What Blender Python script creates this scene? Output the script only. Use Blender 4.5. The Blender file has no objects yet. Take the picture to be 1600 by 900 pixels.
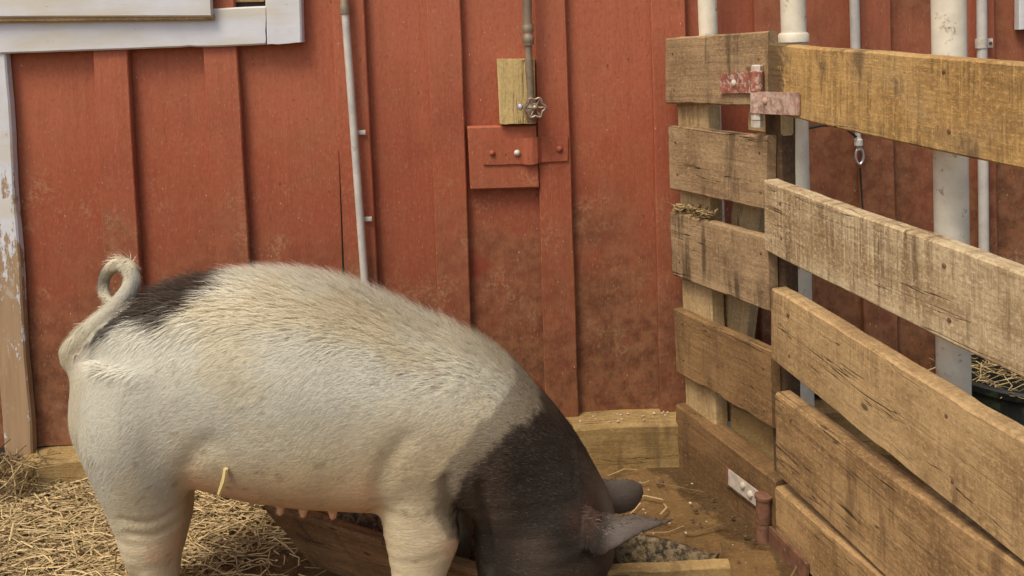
import bpy, bmesh, math, random
from mathutils import Vector, Matrix, noise
from math import radians, sin, cos, pi, tan

random.seed(7)
S = bpy.context.scene
C = S.collection

# ------------------------------------------------------------------ camera
FPX, PPX, PPY = 1400.0, 800.0, 118.0          # focal length and principal point in photo pixels (1600 x 900)
CAM = Vector((0.0, -2.33, 1.10))
PITCH, ROLL = radians(2.3), radians(-2.15)
CR = Matrix.Rotation(radians(90) - PITCH, 3, 'X') @ Matrix.Rotation(ROLL, 3, 'Z')
cd = bpy.data.cameras.new('camera')
cam = bpy.data.objects.new('camera', cd)
C.objects.link(cam)
S.camera = cam
cam.matrix_world = Matrix.Translation(CAM) @ CR.to_4x4()
cd.sensor_width = 36.0
cd.lens = 36.0 * FPX / 1600.0
cd.shift_x = (800.0 - PPX) / 1600.0
cd.shift_y = -(450.0 - PPY) / 1600.0
cd.clip_start = 0.05
cd.clip_end = 400
S.render.resolution_x, S.render.resolution_y = 1024, 576

# ------------------------------------------------------------------ sky, sun, exposure
SUN_AZ, SUN_EL = radians(-38), radians(58)      # azimuth measured from behind the camera, towards its left
w = bpy.data.worlds.new('World')
S.world = w
w.use_nodes = True
nt = w.node_tree
bg = nt.nodes['Background']
sky = nt.nodes.new('ShaderNodeTexSky')
sky.sky_type = 'NISHITA'
sky.sun_disc = False
sky.sun_elevation = SUN_EL
sky.sun_rotation = radians(180) + SUN_AZ * -1
sky.air_density = 0.8
sky.dust_density = 4.0
sky.ozone_density = 0.6
nt.links.new(sky.outputs[0], bg.inputs[0])
bg.inputs[1].default_value = 0.13
sd = bpy.data.lights.new('sun', 'SUN')
sd.energy = 1.45
sd.angle = radians(20)
sd.color = (1.0, 0.93, 0.82)
sun = bpy.data.objects.new('sun', sd)
C.objects.link(sun)
to_sun = Vector((sin(SUN_AZ) * cos(SUN_EL), -cos(SUN_AZ) * cos(SUN_EL), sin(SUN_EL)))
sun.rotation_euler = to_sun.to_track_quat('Z', 'Y').to_euler()
sun.location = to_sun * 20
vs = S.view_settings
vs.view_transform = 'Standard'
vs.look = 'None'
vs.gamma = 1.0
vs.exposure = 0.55
vs.use_curve_mapping = False
try:
    vs.use_white_balance = True
    vs.white_balance_temperature = 6350
    vs.white_balance_tint = 10
except Exception:
    pass

# ------------------------------------------------------------------ pixel -> place helpers
def ray(px, py):
    return CR @ Vector(((px - PPX) / FPX, -(py - PPY) / FPX, -1.0))
def aty(px, py, y=0.0):                         # on the vertical plane Y = y (parallel to the wall)
    d = ray(px, py)
    return CAM + d * ((y - CAM.y) / d.y)
def atz(px, py, z=0.0):                         # on a level plane
    d = ray(px, py)
    return CAM + d * ((z - CAM.z) / d.z)
def atp(px, py, P, n):                          # on any plane
    d = ray(px, py)
    return CAM + d * ((P - CAM).dot(n) / d.dot(n))
def N3(x, y=0.0, z=0.0):
    return noise.noise(Vector((x, y, z)))

# ------------------------------------------------------------------ object helpers
def thing(name, label, cat, loc=(0, 0, 0), group=None):
    o = bpy.data.objects.new(name, None)
    o.empty_display_size = 0.05
    C.objects.link(o)
    o.location = loc
    tag(o, label, cat, group)
    return o
def tag(o, label=None, cat=None, group=None, kind=None):
    if label: o['label'] = label
    if cat: o['category'] = cat
    if group: o['group'] = group
    if kind: o['kind'] = kind
    return o
def adopt(o, parent):
    if parent is not None:
        o.parent = parent
        base = Vector((0, 0, 0))
        p = parent
        while p is not None:
            base += p.location
            p = p.parent
        o.matrix_parent_inverse = Matrix.Translation(-base)
def mesh(name, verts, faces, m, parent=None, uv=None, smooth=False, auto=None):
    me = bpy.data.meshes.new(name)
    me.from_pydata([tuple(v) for v in verts], [], faces)
    if uv is not None:
        l = me.uv_layers.new(name='UVMap')
        for lp in me.loops:
            l.data[lp.index].uv = uv[lp.vertex_index]
    if isinstance(m, (list, tuple)):
        for k in m: me.materials.append(k)
    else:
        me.materials.append(m)
    if smooth:
        for p in me.polygons: p.use_smooth = True
        if auto is not None:
            me.set_sharp_from_angle(angle=radians(auto))
    me.validate()
    o = bpy.data.objects.new(name, me)
    C.objects.link(o)
    adopt(o, parent)
    return o

class MB:
    """collects shapes that make ONE part"""
    def __init__(s): s.v, s.f, s.uv = [], [], []
    def add(s, v, f, uv=None):
        b = len(s.v)
        s.v += [Vector(q) for q in v]
        s.uv += uv if uv else [(q[0], q[2]) for q in v]
        s.f += [tuple(i + b for i in q) for q in f]
    def tube(s, pts, rad, n=12, cap=True):
        pts = [Vector(p) for p in pts]
        rs = rad if isinstance(rad, (list, tuple)) else [rad] * len(pts)
        t0 = (pts[1] - pts[0]).normalized()
        a = t0.orthogonal().normalized()
        v, uv, L = [], [], 0
        for i, p in enumerate(pts):
            if i == 0: t = t0
            elif i == len(pts) - 1: t = (pts[i] - pts[i-1]).normalized()
            else: t = (pts[i+1] - pts[i-1]).normalized()
            if i: L += (pts[i] - pts[i-1]).length
            a = (a - t * a.dot(t)).normalized()
            b = t.cross(a)
            for k in range(n):
                an = 2 * pi * k / n
                v.append(p + (a * cos(an) + b * sin(an)) * rs[i])
                uv.append((k / n * 2 * pi * rs[i], L))
        f = []
        for i in range(len(pts) - 1):
            for k in range(n):
                k2 = (k + 1) % n
                f.append((i*n + k, i*n + k2, (i+1)*n + k2, (i+1)*n + k))
        if cap:
            f.append(tuple(range(n))[::-1])
            f.append(tuple(range((len(pts)-1)*n, len(pts)*n)))
        s.add(v, f, uv)
    def box(s, c, ex, ey, ez, ch=0.0):           # centre and three half-axis vectors
        c = Vector(c); ex, ey, ez = Vector(ex), Vector(ey), Vector(ez)
        bm = bmesh.new()
        bmesh.ops.create_cube(bm, size=2)
        if ch > 0:
            for q in bm.verts:
                q.co = Vector((q.co.x * ex.length, q.co.y * ey.length, q.co.z * ez.length))
            bmesh.ops.bevel(bm, geom=bm.edges[:], offset=ch, segments=2, affect='EDGES', profile=0.5)
            n = (ex.normalized(), ey.normalized(), ez.normalized())
            v = [c + n[0]*q.co.x + n[1]*q.co.y + n[2]*q.co.z for q in bm.verts]
        else:
            v = [c + ex*q.co.x + ey*q.co.y + ez*q.co.z for q in bm.verts]
        bm.verts.index_update()
        f = [tuple(q.index for q in p.verts) for p in bm.faces]
        bm.free()
        s.add(v, f)
    def lathe(s, c, axis, prof, n=16):           # prof: (distance along axis, radius)
        c = Vector(c); axis = Vector(axis).normalized()
        a = axis.orthogonal().normalized(); b = axis.cross(a)
        v, uv, f = [], [], []
        for d, r in prof:
            r = max(r, 1e-4)
            for k in range(n):
                an = 2 * pi * k / n
                v.append(c + axis * d + (a * cos(an) + b * sin(an)) * r); uv.append((k / n * 6.28 * r, d))
        for i in range(len(prof) - 1):
            for k in range(n):
                k2 = (k + 1) % n
                f.append((i*n + k, i*n + k2, (i+1)*n + k2, (i+1)*n + k))
        f.append(tuple(range(n))[::-1]); f.append(tuple(range((len(prof)-1)*n, len(prof)*n)))
        s.add(v, f, uv)
    def build(s, name, m, parent=None, smooth=True, auto=40):
        return mesh(name, s.v, s.f, m, parent, s.uv, smooth, auto)

def board(name, c00, c01, c10, c11, thick, back, m, parent=None, nu=None, wob=0.003, ch=0.004,
          warp=0.002, endw=0.003, chip=0.0, nv=5):
    """A sawn board. c00/c01 bottom/top of the front face at its start, c10/c11 at its end."""
    c00, c01, c10, c11 = map(Vector, (c00, c01, c10, c11))
    back = Vector(back).normalized()
    L = ((c10 - c00).length + (c11 - c01).length) / 2
    nu = nu or max(6, min(48, int(L / 0.025)))
    sd = random.uniform(0, 500)
    verts, uv = [], []
    H0 = (c01 - c00).length
    tc = min(ch, thick * 0.3)
    ring = [(ch / H0, 0.0)] + [((k + 1) / (nv + 1), 0.0) for k in range(nv)] + [(1 - ch / H0, 0.0), (1, tc), (1, thick - tc), (1 - ch / H0, thick), (ch / H0, thick), (0, thick - tc), (0, tc)]
    n = len(ring)
    for i in range(nu + 1):
        t = i / nu
        b = c00.lerp(c10, t); a = c01.lerp(c11, t)
        up = (a - b); H = up.length; up = up / H
        ax = (c10 - c00).normalized()
        u = t * L
        eb = N3(u * 5, sd) * wob + N3(u * 22, sd, 3) * wob * 0.22
        ea = N3(u * 5, sd + 50) * wob + N3(u * 22, sd + 50, 3) * wob * 0.22
        if chip:
            q = N3(u * 14, sd + 90)
            if q > 0.25: ea -= chip * (q - 0.25)
            q = N3(u * 14, sd + 120)
            if q > 0.25: eb += chip * (q - 0.25)
        bow = N3(u * 2.2, sd + 20) * warp
        for (vv, tt) in ring:
            p = b.lerp(a, vv) + up * (eb * (1 - vv) + ea * vv)
            e = 0
            if i in (0, nu): e = N3(vv * 4, sd + 7 + i) * endw
            p += ax * e + back * (tt + bow + N3(u * 6, vv * 3, sd + 30) * warp * 0.5)
            verts.append(p)
            uv.append((u, vv * H + (0.9 * tt if tt else 0)))
    faces = []
    for i in range(nu):
        for k in range(n):
            k2 = (k + 1) % n
            faces.append((i*n + k, (i+1)*n + k, (i+1)*n + k2, i*n + k2))
    # end caps get their own vertices so that the end grain maps well
    for base, rev in ((0, False), (nu * n, True)):
        b = len(verts)
        for k in range(n):
            verts.append(verts[base + k].copy()); uv.append((uv[base][0] + ring[k][1], uv[base + k][1]))
        q = tuple(range(b, b + n))
        faces.append(q[::-1] if rev else q)
    me_up = (c01 - c00).cross(c10 - c00)
    if me_up.dot(back) < 0: faces = [f[::-1] for f in faces]
    o = mesh(name, verts, faces, m, parent, uv, True, 35)
    bm = bmesh.new(); bm.from_mesh(o.data); bmesh.ops.recalc_face_normals(bm, faces=bm.faces); bm.to_mesh(o.data); bm.free()
    return o

# ------------------------------------------------------------------ materials
class NT:
    def __init__(s, name):
        s.m = bpy.data.materials.new(name); s.m.use_nodes = True
        s.t = s.m.node_tree; s.bsdf = s.t.nodes['Principled BSDF']
        s.bsdf.inputs['Specular IOR Level'].default_value = 0.3
        s.tc = s.t.nodes.new('ShaderNodeTexCoord')
        s.oi = s.t.nodes.new('ShaderNodeObjectInfo')
    def nd(s, typ, **kw):
        n = s.t.nodes.new(typ)
        for k, v in kw.items(): setattr(n, k, v)
        return n
    def put(s, sock, v):
        if v is None: return
        if hasattr(v, 'is_linked') or hasattr(v, 'links'): s.t.links.new(v, sock)
        else:
            if isinstance(v, (tuple, list)) and len(v) == 3 and len(sock.default_value) == 4: v = (*v, 1)
            sock.default_value = v
    def vec(s, src='Object', scale=(1, 1, 1), rnd=0.0, loc=(0, 0, 0), rot=(0, 0, 0)):
        o = s.tc.outputs[src]
        if rnd:
            a = s.nd('ShaderNodeVectorMath', operation='MULTIPLY_ADD')
            cmb = s.nd('ShaderNodeCombineXYZ')
            for k in range(3): s.t.links.new(s.oi.outputs['Random'], cmb.inputs[k])
            s.t.links.new(cmb.outputs[0], a.inputs[0]); a.inputs[1].default_value = (rnd * 37, rnd * 91, rnd * 53)
            s.t.links.new(o, a.inputs[2]); o = a.outputs[0]
        mp = s.nd('ShaderNodeMapping')
        s.t.links.new(o, mp.inputs[0])
        mp.inputs['Location'].default_value = loc
        mp.inputs['Rotation'].default_value = rot
        mp.inputs['Scale'].default_value = scale
        return mp.outputs[0]
    def noise(s, v, scale=1, detail=4, rough=0.55, dist=0.0):
        n = s.nd('ShaderNodeTexNoise')
        s.put(n.inputs['Vector'], v); n.inputs['Scale'].default_value = scale
        n.inputs['Detail'].default_value = detail; n.inputs['Roughness'].default_value = rough
        n.inputs['Distortion'].default_value = dist
        return n.outputs['Fac']
    def voro(s, v, scale=1, out='Distance', feature='F1', rand=1.0):
        n = s.nd('ShaderNodeTexVoronoi', feature=feature)
        s.put(n.inputs['Vector'], v); n.inputs['Scale'].default_value = scale
        n.inputs['Randomness'].default_value = rand
        return n.outputs[out]
    def ramp(s, x, a, b, lo=0.0, hi=1.0, smooth=True):
        n = s.nd('ShaderNodeMapRange', interpolation_type='SMOOTHSTEP' if smooth else 'LINEAR')
        s.put(n.inputs[0], x); n.inputs[1].default_value = a; n.inputs[2].default_value = b
        n.inputs[3].default_value = lo; n.inputs[4].default_value = hi
        return n.outputs[0]
    def math(s, op, a, b=None, clamp=False):
        n = s.nd('ShaderNodeMath', operation=op, use_clamp=clamp)
        s.put(n.inputs[0], a); s.put(n.inputs[1], b)
        return n.outputs[0]
    def mix(s, f, a, b, mode='MIX'):
        n = s.nd('ShaderNodeMix', data_type='RGBA', blend_type=mode)
        s.put(n.inputs[0], f); s.put(n.inputs[6], a); s.put(n.inputs[7], b)
        return n.outputs[2]
    def sep(s, v):
        n = s.nd('ShaderNodeSeparateXYZ'); s.put(n.inputs[0], v); return n.outputs
    def bump(s, h, strength=0.3, dist=0.002, nrm=None):
        n = s.nd('ShaderNodeBump'); s.put(n.inputs['Height'], h)
        n.inputs['Strength'].default_value = strength; n.inputs['Distance'].default_value = dist
        if nrm is not None: s.put(n.inputs['Normal'], nrm)
        return n.outputs[0]
    def done(s, col, rough=0.7, nrm=None, metal=0.0, spec=None):
        s.put(s.bsdf.inputs['Base Color'], col); s.put(s.bsdf.inputs['Roughness'], rough)
        s.put(s.bsdf.inputs['Metallic'], metal)
        if nrm is not None: s.put(s.bsdf.inputs['Normal'], nrm)
        if spec is not None: s.bsdf.inputs['Specular IOR Level'].default_value = spec
        return s.m

def m_redpaint(name, col=(0.365, 0.100, 0.047), dirt=1.0):
    n = NT(name)
    v = n.vec('Object', (1, 1, 1), rnd=0.3)
    vw = n.vec('Object')
    x, _, z = n.sep(vw)
    big = n.noise(v, 2.6, 5, 0.6)
    med = n.noise(v, 11, 6, 0.66)
    grain = n.noise(n.vec('Object', (70, 70, 3.5), rnd=0.3), 1, 5, 0.65)
    fibre = n.noise(n.vec('Object', (210, 210, 52), rnd=0.3, rot=(0, radians(32), 0)), 1, 3, 0.65)
    fine = n.noise(v, 95, 5, 0.72)
    c = n.mix(n.ramp(big, 0.3, 0.7), tuple(k * 0.86 for k in col), tuple(k * 1.10 for k in col))
    top_light = n.math('ADD', n.ramp(z, 0.70, 1.10, 0, 0.7, False), n.math('MULTIPLY', n.math('SUBTRACT', big, 0.5), 1.6))  # light falloff down the wall put into the colour: paler higher up
    c = n.mix(n.ramp(top_light, 0.05, 0.75, 0, 0.8), c, (0.445, 0.152, 0.082))
    c = n.mix(n.ramp(med, 0.45, 0.72, 0, 0.35), c, (0.36, 0.150, 0.078))
    c = n.mix(n.ramp(fine, 0.50, 0.68, 0, 0.30), c, (0.50, 0.19, 0.11))
    c = n.mix(n.ramp(fine, 0.48, 0.30, 0, 0.35), c, (0.20, 0.055, 0.026))
    c = n.mix(n.ramp(grain, 0.45, 0.75, 0, 0.28), c, (0.25, 0.062, 0.032))
    c = n.mix(n.ramp(fibre, 0.56, 0.74, 0, 0.40), c, (0.52, 0.215, 0.125))
    c = n.mix(n.ramp(fibre, 0.44, 0.26, 0, 0.40), c, (0.24, 0.068, 0.034))
    # splashed mud, darkened to paint in light falloff: dense low down and behind the gate, with a broken edge
    hz = n.math('ADD', n.ramp(z, 0.95, 0.12, 0, 1, False), n.math('MULTIPLY', n.math('SUBTRACT', n.noise(v, 2.6, 6, 0.62), 0.5), 1.7))
    hz = n.math('ADD', hz, n.ramp(x, 0.45, 0.75, 0, 0.45))
    dm = n.math('MULTIPLY', n.ramp(hz, 0.15, 0.90), n.ramp(fine, 0.18, 0.56, 0.25, 1.0))
    c = n.mix(n.math('MULTIPLY', dm, 0.88 * dirt), c, n.mix(n.ramp(n.noise(v, 30, 6, 0.7), 0.35, 0.65), (0.100, 0.052, 0.024), (0.245, 0.138, 0.068)))
    # dry dusty smears
    sm = n.math('MULTIPLY', n.ramp(n.noise(v, 6, 6, 0.68), 0.52, 0.70), n.ramp(fine, 0.44, 0.60))
    c = n.mix(n.math('MULTIPLY', sm, n.ramp(z, 1.10, 0.60, 0.10, 0.70)), c, (0.42, 0.27, 0.155))
    # clean scuffs where the pig rubs
    rb = n.math('MULTIPLY', n.ramp(n.noise(n.vec('Object', (4, 4, 6), rnd=0.9), 1, 3, 0.6), 0.62, 0.72), n.ramp(z, 0.72, 0.5))
    c = n.mix(n.math('MULTIPLY', rb, 0.7), c, (0.27, 0.045, 0.022))
    # flecks of bedding stuck to the paint
    fl = n.voro(n.vec('Object', (1, 1, 0.55), rnd=0.3, rot=(0, 0.5, 0)), 46)
    flm = n.math('MULTIPLY', n.ramp(fl, 0.085, 0.05), n.ramp(n.noise(v, 23, 2), 0.50, 0.56))
    c = n.mix(n.math('MULTIPLY', flm, 0.70), c, (0.66, 0.50, 0.36))
    fl2 = n.voro(n.vec('Object', (1, 1, 0.30), rnd=0.7, rot=(0, -0.8, 0)), 120)
    flm2 = n.math('MULTIPLY', n.ramp(fl2, 0.17, 0.08), n.ramp(n.noise(v, 9, 3), 0.40, 0.6))
    c = n.mix(n.math('MULTIPLY', flm2, 0.45), c, (0.60, 0.37, 0.25))
    dk = n.math('MULTIPLY', n.ramp(n.voro(n.vec('Object', (1, 1, 0.5), rnd=0.5), 37), 0.11, 0.05), n.ramp(n.noise(v, 13, 2), 0.52, 0.6))
    c = n.mix(n.math('MULTIPLY', dk, 0.65), c, (0.07, 0.028, 0.016))
    # green algae where the tub splashes the wall foot
    ax_ = n.math('ADD', n.ramp(x, 1.10, 1.17), n.ramp(x, 1.27, 1.20))
    al = n.math('MULTIPLY', n.math('SUBTRACT', ax_, 1.0), n.ramp(n.math('ADD', z, n.math('MULTIPLY', med, 0.12)), 0.34, 0.27))
    c = n.mix(n.math('MULTIPLY', al, 0.92, True), c, (0.018, 0.024, 0.009))
    h = n.math('ADD', n.math('MULTIPLY', grain, 0.6), n.math('MULTIPLY', fibre, 0.7))
    h = n.math('ADD', h, n.math('ADD', n.math('MULTIPLY', flm, 0.8), n.math('MULTIPLY', fine, 0.6)))
    c = n.mix(1.0, c, (0.88, 0.775, 0.66), 'MULTIPLY')
    return n.done(c, n.ramp(big, 0.3, 0.7, 0.66, 0.82), n.bump(h, 0.55, 0.003))

def m_wood(name, light, dark, stain=(0.07, 0.045, 0.028), saw=0.5, grainw=0.5, crack=0.8, stainw=0.7, extra=None, extraw=0.0, rough=0.85, bmp=0.7, endstain=0.0):
    n = NT(name)
    def uv(su, sv, rot=0.0): return n.vec('UV', (su, sv, 1), rnd=0.5, rot=(0, 0, rot))
    grain = n.noise(uv(4, 110), 1, 6, 0.66, 0.25)
    ring = n.noise(uv(2.2, 34), 1, 4, 0.6, 0.5)
    blot = n.noise(uv(5, 8), 1, 6, 0.66)
    sawn = n.noise(uv(170, 8, 0.05), 1, 4, 0.68)
    sawb = n.noise(uv(48, 3.5, 0.05), 1, 4, 0.62)
    fine = n.noise(uv(120, 150), 1, 5, 0.78)
    k = lambda c, f: tuple(min(1, q * f) for q in c)
    swm = n.ramp(n.noise(uv(3.7, 6), 1, 3, 0.6), 0.36, 0.62, 0.15, 1.0)
    gwm = n.ramp(n.noise(uv(2.9, 8), 1, 3, 0.6), 0.36, 0.62, 0.2, 1.0)
    c = n.mix(n.ramp(blot, 0.36, 0.64), dark, light)
    c = n.mix(n.ramp(ring, 0.50, 0.70, 0, grainw * 0.7), c, k(dark, 0.72))
    c = n.mix(n.math('MULTIPLY', n.ramp(grain, 0.46, 0.68, 0, grainw), gwm), c, k(dark, 0.5))
    c = n.mix(n.ramp(grain, 0.44, 0.28, 0, grainw * 0.6), c, k(light, 1.2))
    c = n.mix(n.math('MULTIPLY', n.ramp(sawb, 0.48, 0.68, 0, saw), swm), c, k(dark, 0.68))
    c = n.mix(n.math('MULTIPLY', n.ramp(sawn, 0.52, 0.70, 0, saw), swm), c, k(dark, 0.5))
    c = n.mix(n.math('MULTIPLY', n.ramp(sawn, 0.47, 0.30, 0, saw * 0.8), swm), c, k(light, 1.28))
    if extra:
        c = n.mix(n.math('MULTIPLY', n.ramp(n.noise(uv(4, 7), 1, 5, 0.65, 0.5), 0.40, 0.62), extraw), c, extra)
    c = n.mix(n.ramp(fine, 0.50, 0.66, 0, 0.60), c, k(light, 1.28))
    c = n.mix(n.ramp(fine, 0.47, 0.30, 0, 0.62), c, k(dark, 0.52))
    # run-down stains across the board and dark patches
    st = n.math('MULTIPLY', n.ramp(n.noise(uv(26, 3.0), 1, 5, 0.66), 0.50, 0.66), n.ramp(n.noise(uv(3.1, 5), 1, 3), 0.42, 0.60))
    c = n.mix(n.math('MULTIPLY', st, stainw), c, stain)
    st2 = n.math('MULTIPLY', n.ramp(n.noise(uv(9, 13), 1, 8, 0.78), 0.55, 0.68), n.ramp(fine, 0.3, 0.6))
    c = n.mix(n.math('MULTIPLY', st2, stainw * 0.75), c, stain)
    if endstain:
        u_, v_, _ = n.sep(n.vec('UV'))
        es = n.math('ADD', n.ramp(u_, 0.11, 0.02, 0, 1, False), n.math('MULTIPLY', n.math('SUBTRACT', n.noise(uv(25, 25), 1, 5, 0.7), 0.5), 1.4))
        c = n.mix(n.math('MULTIPLY', n.ramp(es, 0.45, 0.75), endstain), c, stain)
        big = n.math('MULTIPLY', n.ramp(n.noise(n.vec('UV', (13, 4.5, 1), loc=(3.3, 1.7, 0)), 1, 4, 0.6), 0.56, 0.66), n.ramp(fine, 0.25, 0.5))
        c = n.mix(n.math('MULTIPLY', big, endstain * 0.9), c, k(stain, 1.4))
    # hair cracks along the grain
    cr = n.math('ABSOLUTE', n.math('SUBTRACT', n.noise(uv(1.6, 34), 1, 3, 0.55, 0.15), 0.5))
    crm = n.math('MULTIPLY', n.ramp(cr, 0.010, 0.002), n.ramp(n.noise(uv(3.5, 11), 1, 2), 0.52, 0.60))
    c = n.mix(n.math('MULTIPLY', crm, crack), c, (0.03, 0.02, 0.013))
    # knots / nail holes
    kn = n.voro(uv(6, 11), 1)
    knm = n.math('MULTIPLY', n.ramp(kn, 0.085, 0.035), n.ramp(n.noise(uv(2.9, 6), 1, 1), 0.48, 0.52))
    c = n.mix(n.math('MULTIPLY', knm, 0.8), c, (0.045, 0.028, 0.018))
    h = n.math('ADD', n.math('MULTIPLY', grain, -0.6), n.math('MULTIPLY', n.math('ADD', sawn, sawb), -saw))
    h = n.math('ADD', h, n.math('MULTIPLY', fine, 0.55))
    h = n.math('SUBTRACT', h, n.math('MULTIPLY', crm, 1.2))
    c = n.mix(1.0, c, (0.88, 0.86, 0.745), 'MULTIPLY')
    return n.done(c, rough, n.bump(h, bmp, 0.004), spec=0.2)

def m_plain(name, col, rough=0.6, metal=0.0, var=0.25, scale=12, spots=None, spotw=0.6, spoth=(0.6, 0.68), low=None, bmp=0.15):
    n = NT(name)
    v = n.vec('Object', (1, 1, 1), rnd=0.4)
    a = n.noise(v, scale, 5, 0.62)
    c = n.mix(n.ramp(a, 0.3, 0.7), tuple(k * (1 - var) for k in col), tuple(min(1, k * (1 + var * 0.6)) for k in col))
    if spots:
        s = n.ramp(n.noise(v, scale * 2.3, 5, 0.7), *spoth)
        c = n.mix(n.math('MULTIPLY', s, spotw), c, spots)
    if low:                                      # grime of its own colour growing up from the ground
        z = n.sep(n.vec('Object'))[2]
        q = n.math('ADD', n.ramp(z, low[1], low[2], 0, 1, False), n.math('MULTIPLY', n.math('SUBTRACT', a, 0.5), 0.9))
        c = n.mix(n.math('MULTIPLY', n.ramp(q, 0.3, 0.8), low[3]), c, low[0])
    f = n.noise(v, scale * 14, 3, 0.6)
    return n.done(c, rough, n.bump(n.math('ADD', f, n.math('MULTIPLY', a, 2)), bmp, 0.002), metal)

M = {}
M['red'] = m_redpaint('red_barn_paint')
M['redb'] = m_redpaint('red_batten_paint', (0.375, 0.106, 0.051), 0.9)
M['dark'] = m_plain('dark_gap', (0.02, 0.014, 0.01), 0.9)
M['greyplank'] = m_wood('weathered_grey_plank', (0.46, 0.315, 0.18), (0.29, 0.185, 0.10), saw=0.15, stainw=0.8, crack=0.9)
M['brownplank'] = m_wood('dirty_brown_plank', (0.34, 0.20, 0.092), (0.21, 0.118, 0.052), saw=0.12, stainw=0.55, crack=0.7)
M['brownbeam'] = m_wood('dark_brown_plank', (0.27, 0.155, 0.070), (0.165, 0.092, 0.040), saw=0.10, stainw=0.5, crack=0.7)
M['gold'] = m_wood('golden_sawn_plank', (0.60, 0.375, 0.145), (0.40, 0.235, 0.09), stain=(0.085, 0.055, 0.035), saw=0.75, stainw=1.0, extra=(0.44, 0.31, 0.17), extraw=0.55, endstain=0.8)
M['pale'] = m_wood('pale_sawn_plank', (0.66, 0.515, 0.33), (0.37, 0.245, 0.13), saw=1.0, stainw=0.7, stain=(0.17, 0.10, 0.05), grainw=0.35)
M['tan'] = m_wood('tan_sawn_plank', (0.56, 0.375, 0.19), (0.37, 0.23, 0.108), saw=0.55, stainw=0.75, stain=(0.14, 0.08, 0.04))
M['tanbrown'] = m_wood('trodden_brown_plank', (0.50, 0.315, 0.15), (0.28, 0.165, 0.075), saw=0.15, grainw=0.8, stainw=0.55, stain=(0.11, 0.06, 0.03))
M['newwood'] = m_wood('pale_stud_wood', (0.60, 0.43, 0.23), (0.44, 0.295, 0.145), saw=0.15, stainw=0.4, stain=(0.16, 0.095, 0.045), crack=0.3)
M['darkpost'] = m_wood('dark_post_wood', (0.17, 0.10, 0.055), (0.095, 0.055, 0.03), saw=0.2, stainw=0.5)
M['beam'] = m_wood('sill_beam_wood', (0.42, 0.285, 0.125), (0.28, 0.18, 0.075), saw=0.08, stainw=0.5, stain=(0.13, 0.08, 0.04), crack=0.4, grainw=0.25)
M['trough'] = m_wood('wet_trough_wood', (0.33, 0.185, 0.09), (0.20, 0.108, 0.05), saw=0.12, grainw=0.75, stainw=0.7, rough=0.7)
M['block'] = m_wood('bare_block_wood', (0.62, 0.46, 0.215), (0.54, 0.39, 0.18), saw=0.08, stainw=0.15, crack=0.3, grainw=0.25, stain=(0.2, 0.13, 0.06))
M['galv'] = m_plain('galvanised_pipe', (0.70, 0.62, 0.45), 0.55, 0.0, 0.16, 14, spots=(0.20, 0.15, 0.09), spotw=0.75, spoth=(0.585, 0.67), low=((0.30, 0.35, 0.29), 0.26, -0.2, 0.8))
M['conduit'] = m_plain('grey_conduit', (0.56, 0.51, 0.42), 0.5, 0.15, 0.15, 20, spots=(0.26, 0.19, 0.13), spotw=0.4)
M['pipe'] = m_plain('dirty_water_pipe', (0.27, 0.20, 0.125), 0.55, 0.35, 0.3, 25, spots=(0.10, 0.06, 0.04), spotw=0.5)
M['brass'] = m_plain('worn_brass', (0.33, 0.25, 0.17), 0.4, 0.7, 0.4, 60)
M['steel'] = m_plain('bright_steel', (0.62, 0.60, 0.56), 0.35, 0.8, 0.2, 60)
M['boltwhite'] = m_plain('pale_bolt', (0.60, 0.52, 0.40), 0.55, 0.2, 0.2, 60)
M['hingered'] = m_plain('red_painted_iron', (0.31, 0.105, 0.062), 0.7, 0.0, 0.4, 40, spots=(0.50, 0.39, 0.28), spotw=0.85, spoth=(0.50, 0.60))
M['hingepink'] = m_plain('faded_pink_iron', (0.43, 0.25, 0.175), 0.75, 0.0, 0.35, 35, spots=(0.52, 0.40, 0.28), spotw=0.9, spoth=(0.46, 0.58))
M['rust'] = m_plain('rusty_iron', (0.20, 0.095, 0.052), 0.75, 0.2, 0.35, 40, spots=(0.36, 0.24, 0.15), spotw=0.6)
M['rubber'] = m_plain('black_rubber', (0.022, 0.024, 0.020), 0.55, 0, 0.3, 9, spots=(0.06, 0.075, 0.028), spotw=0.8, spoth=(0.5, 0.66))

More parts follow.
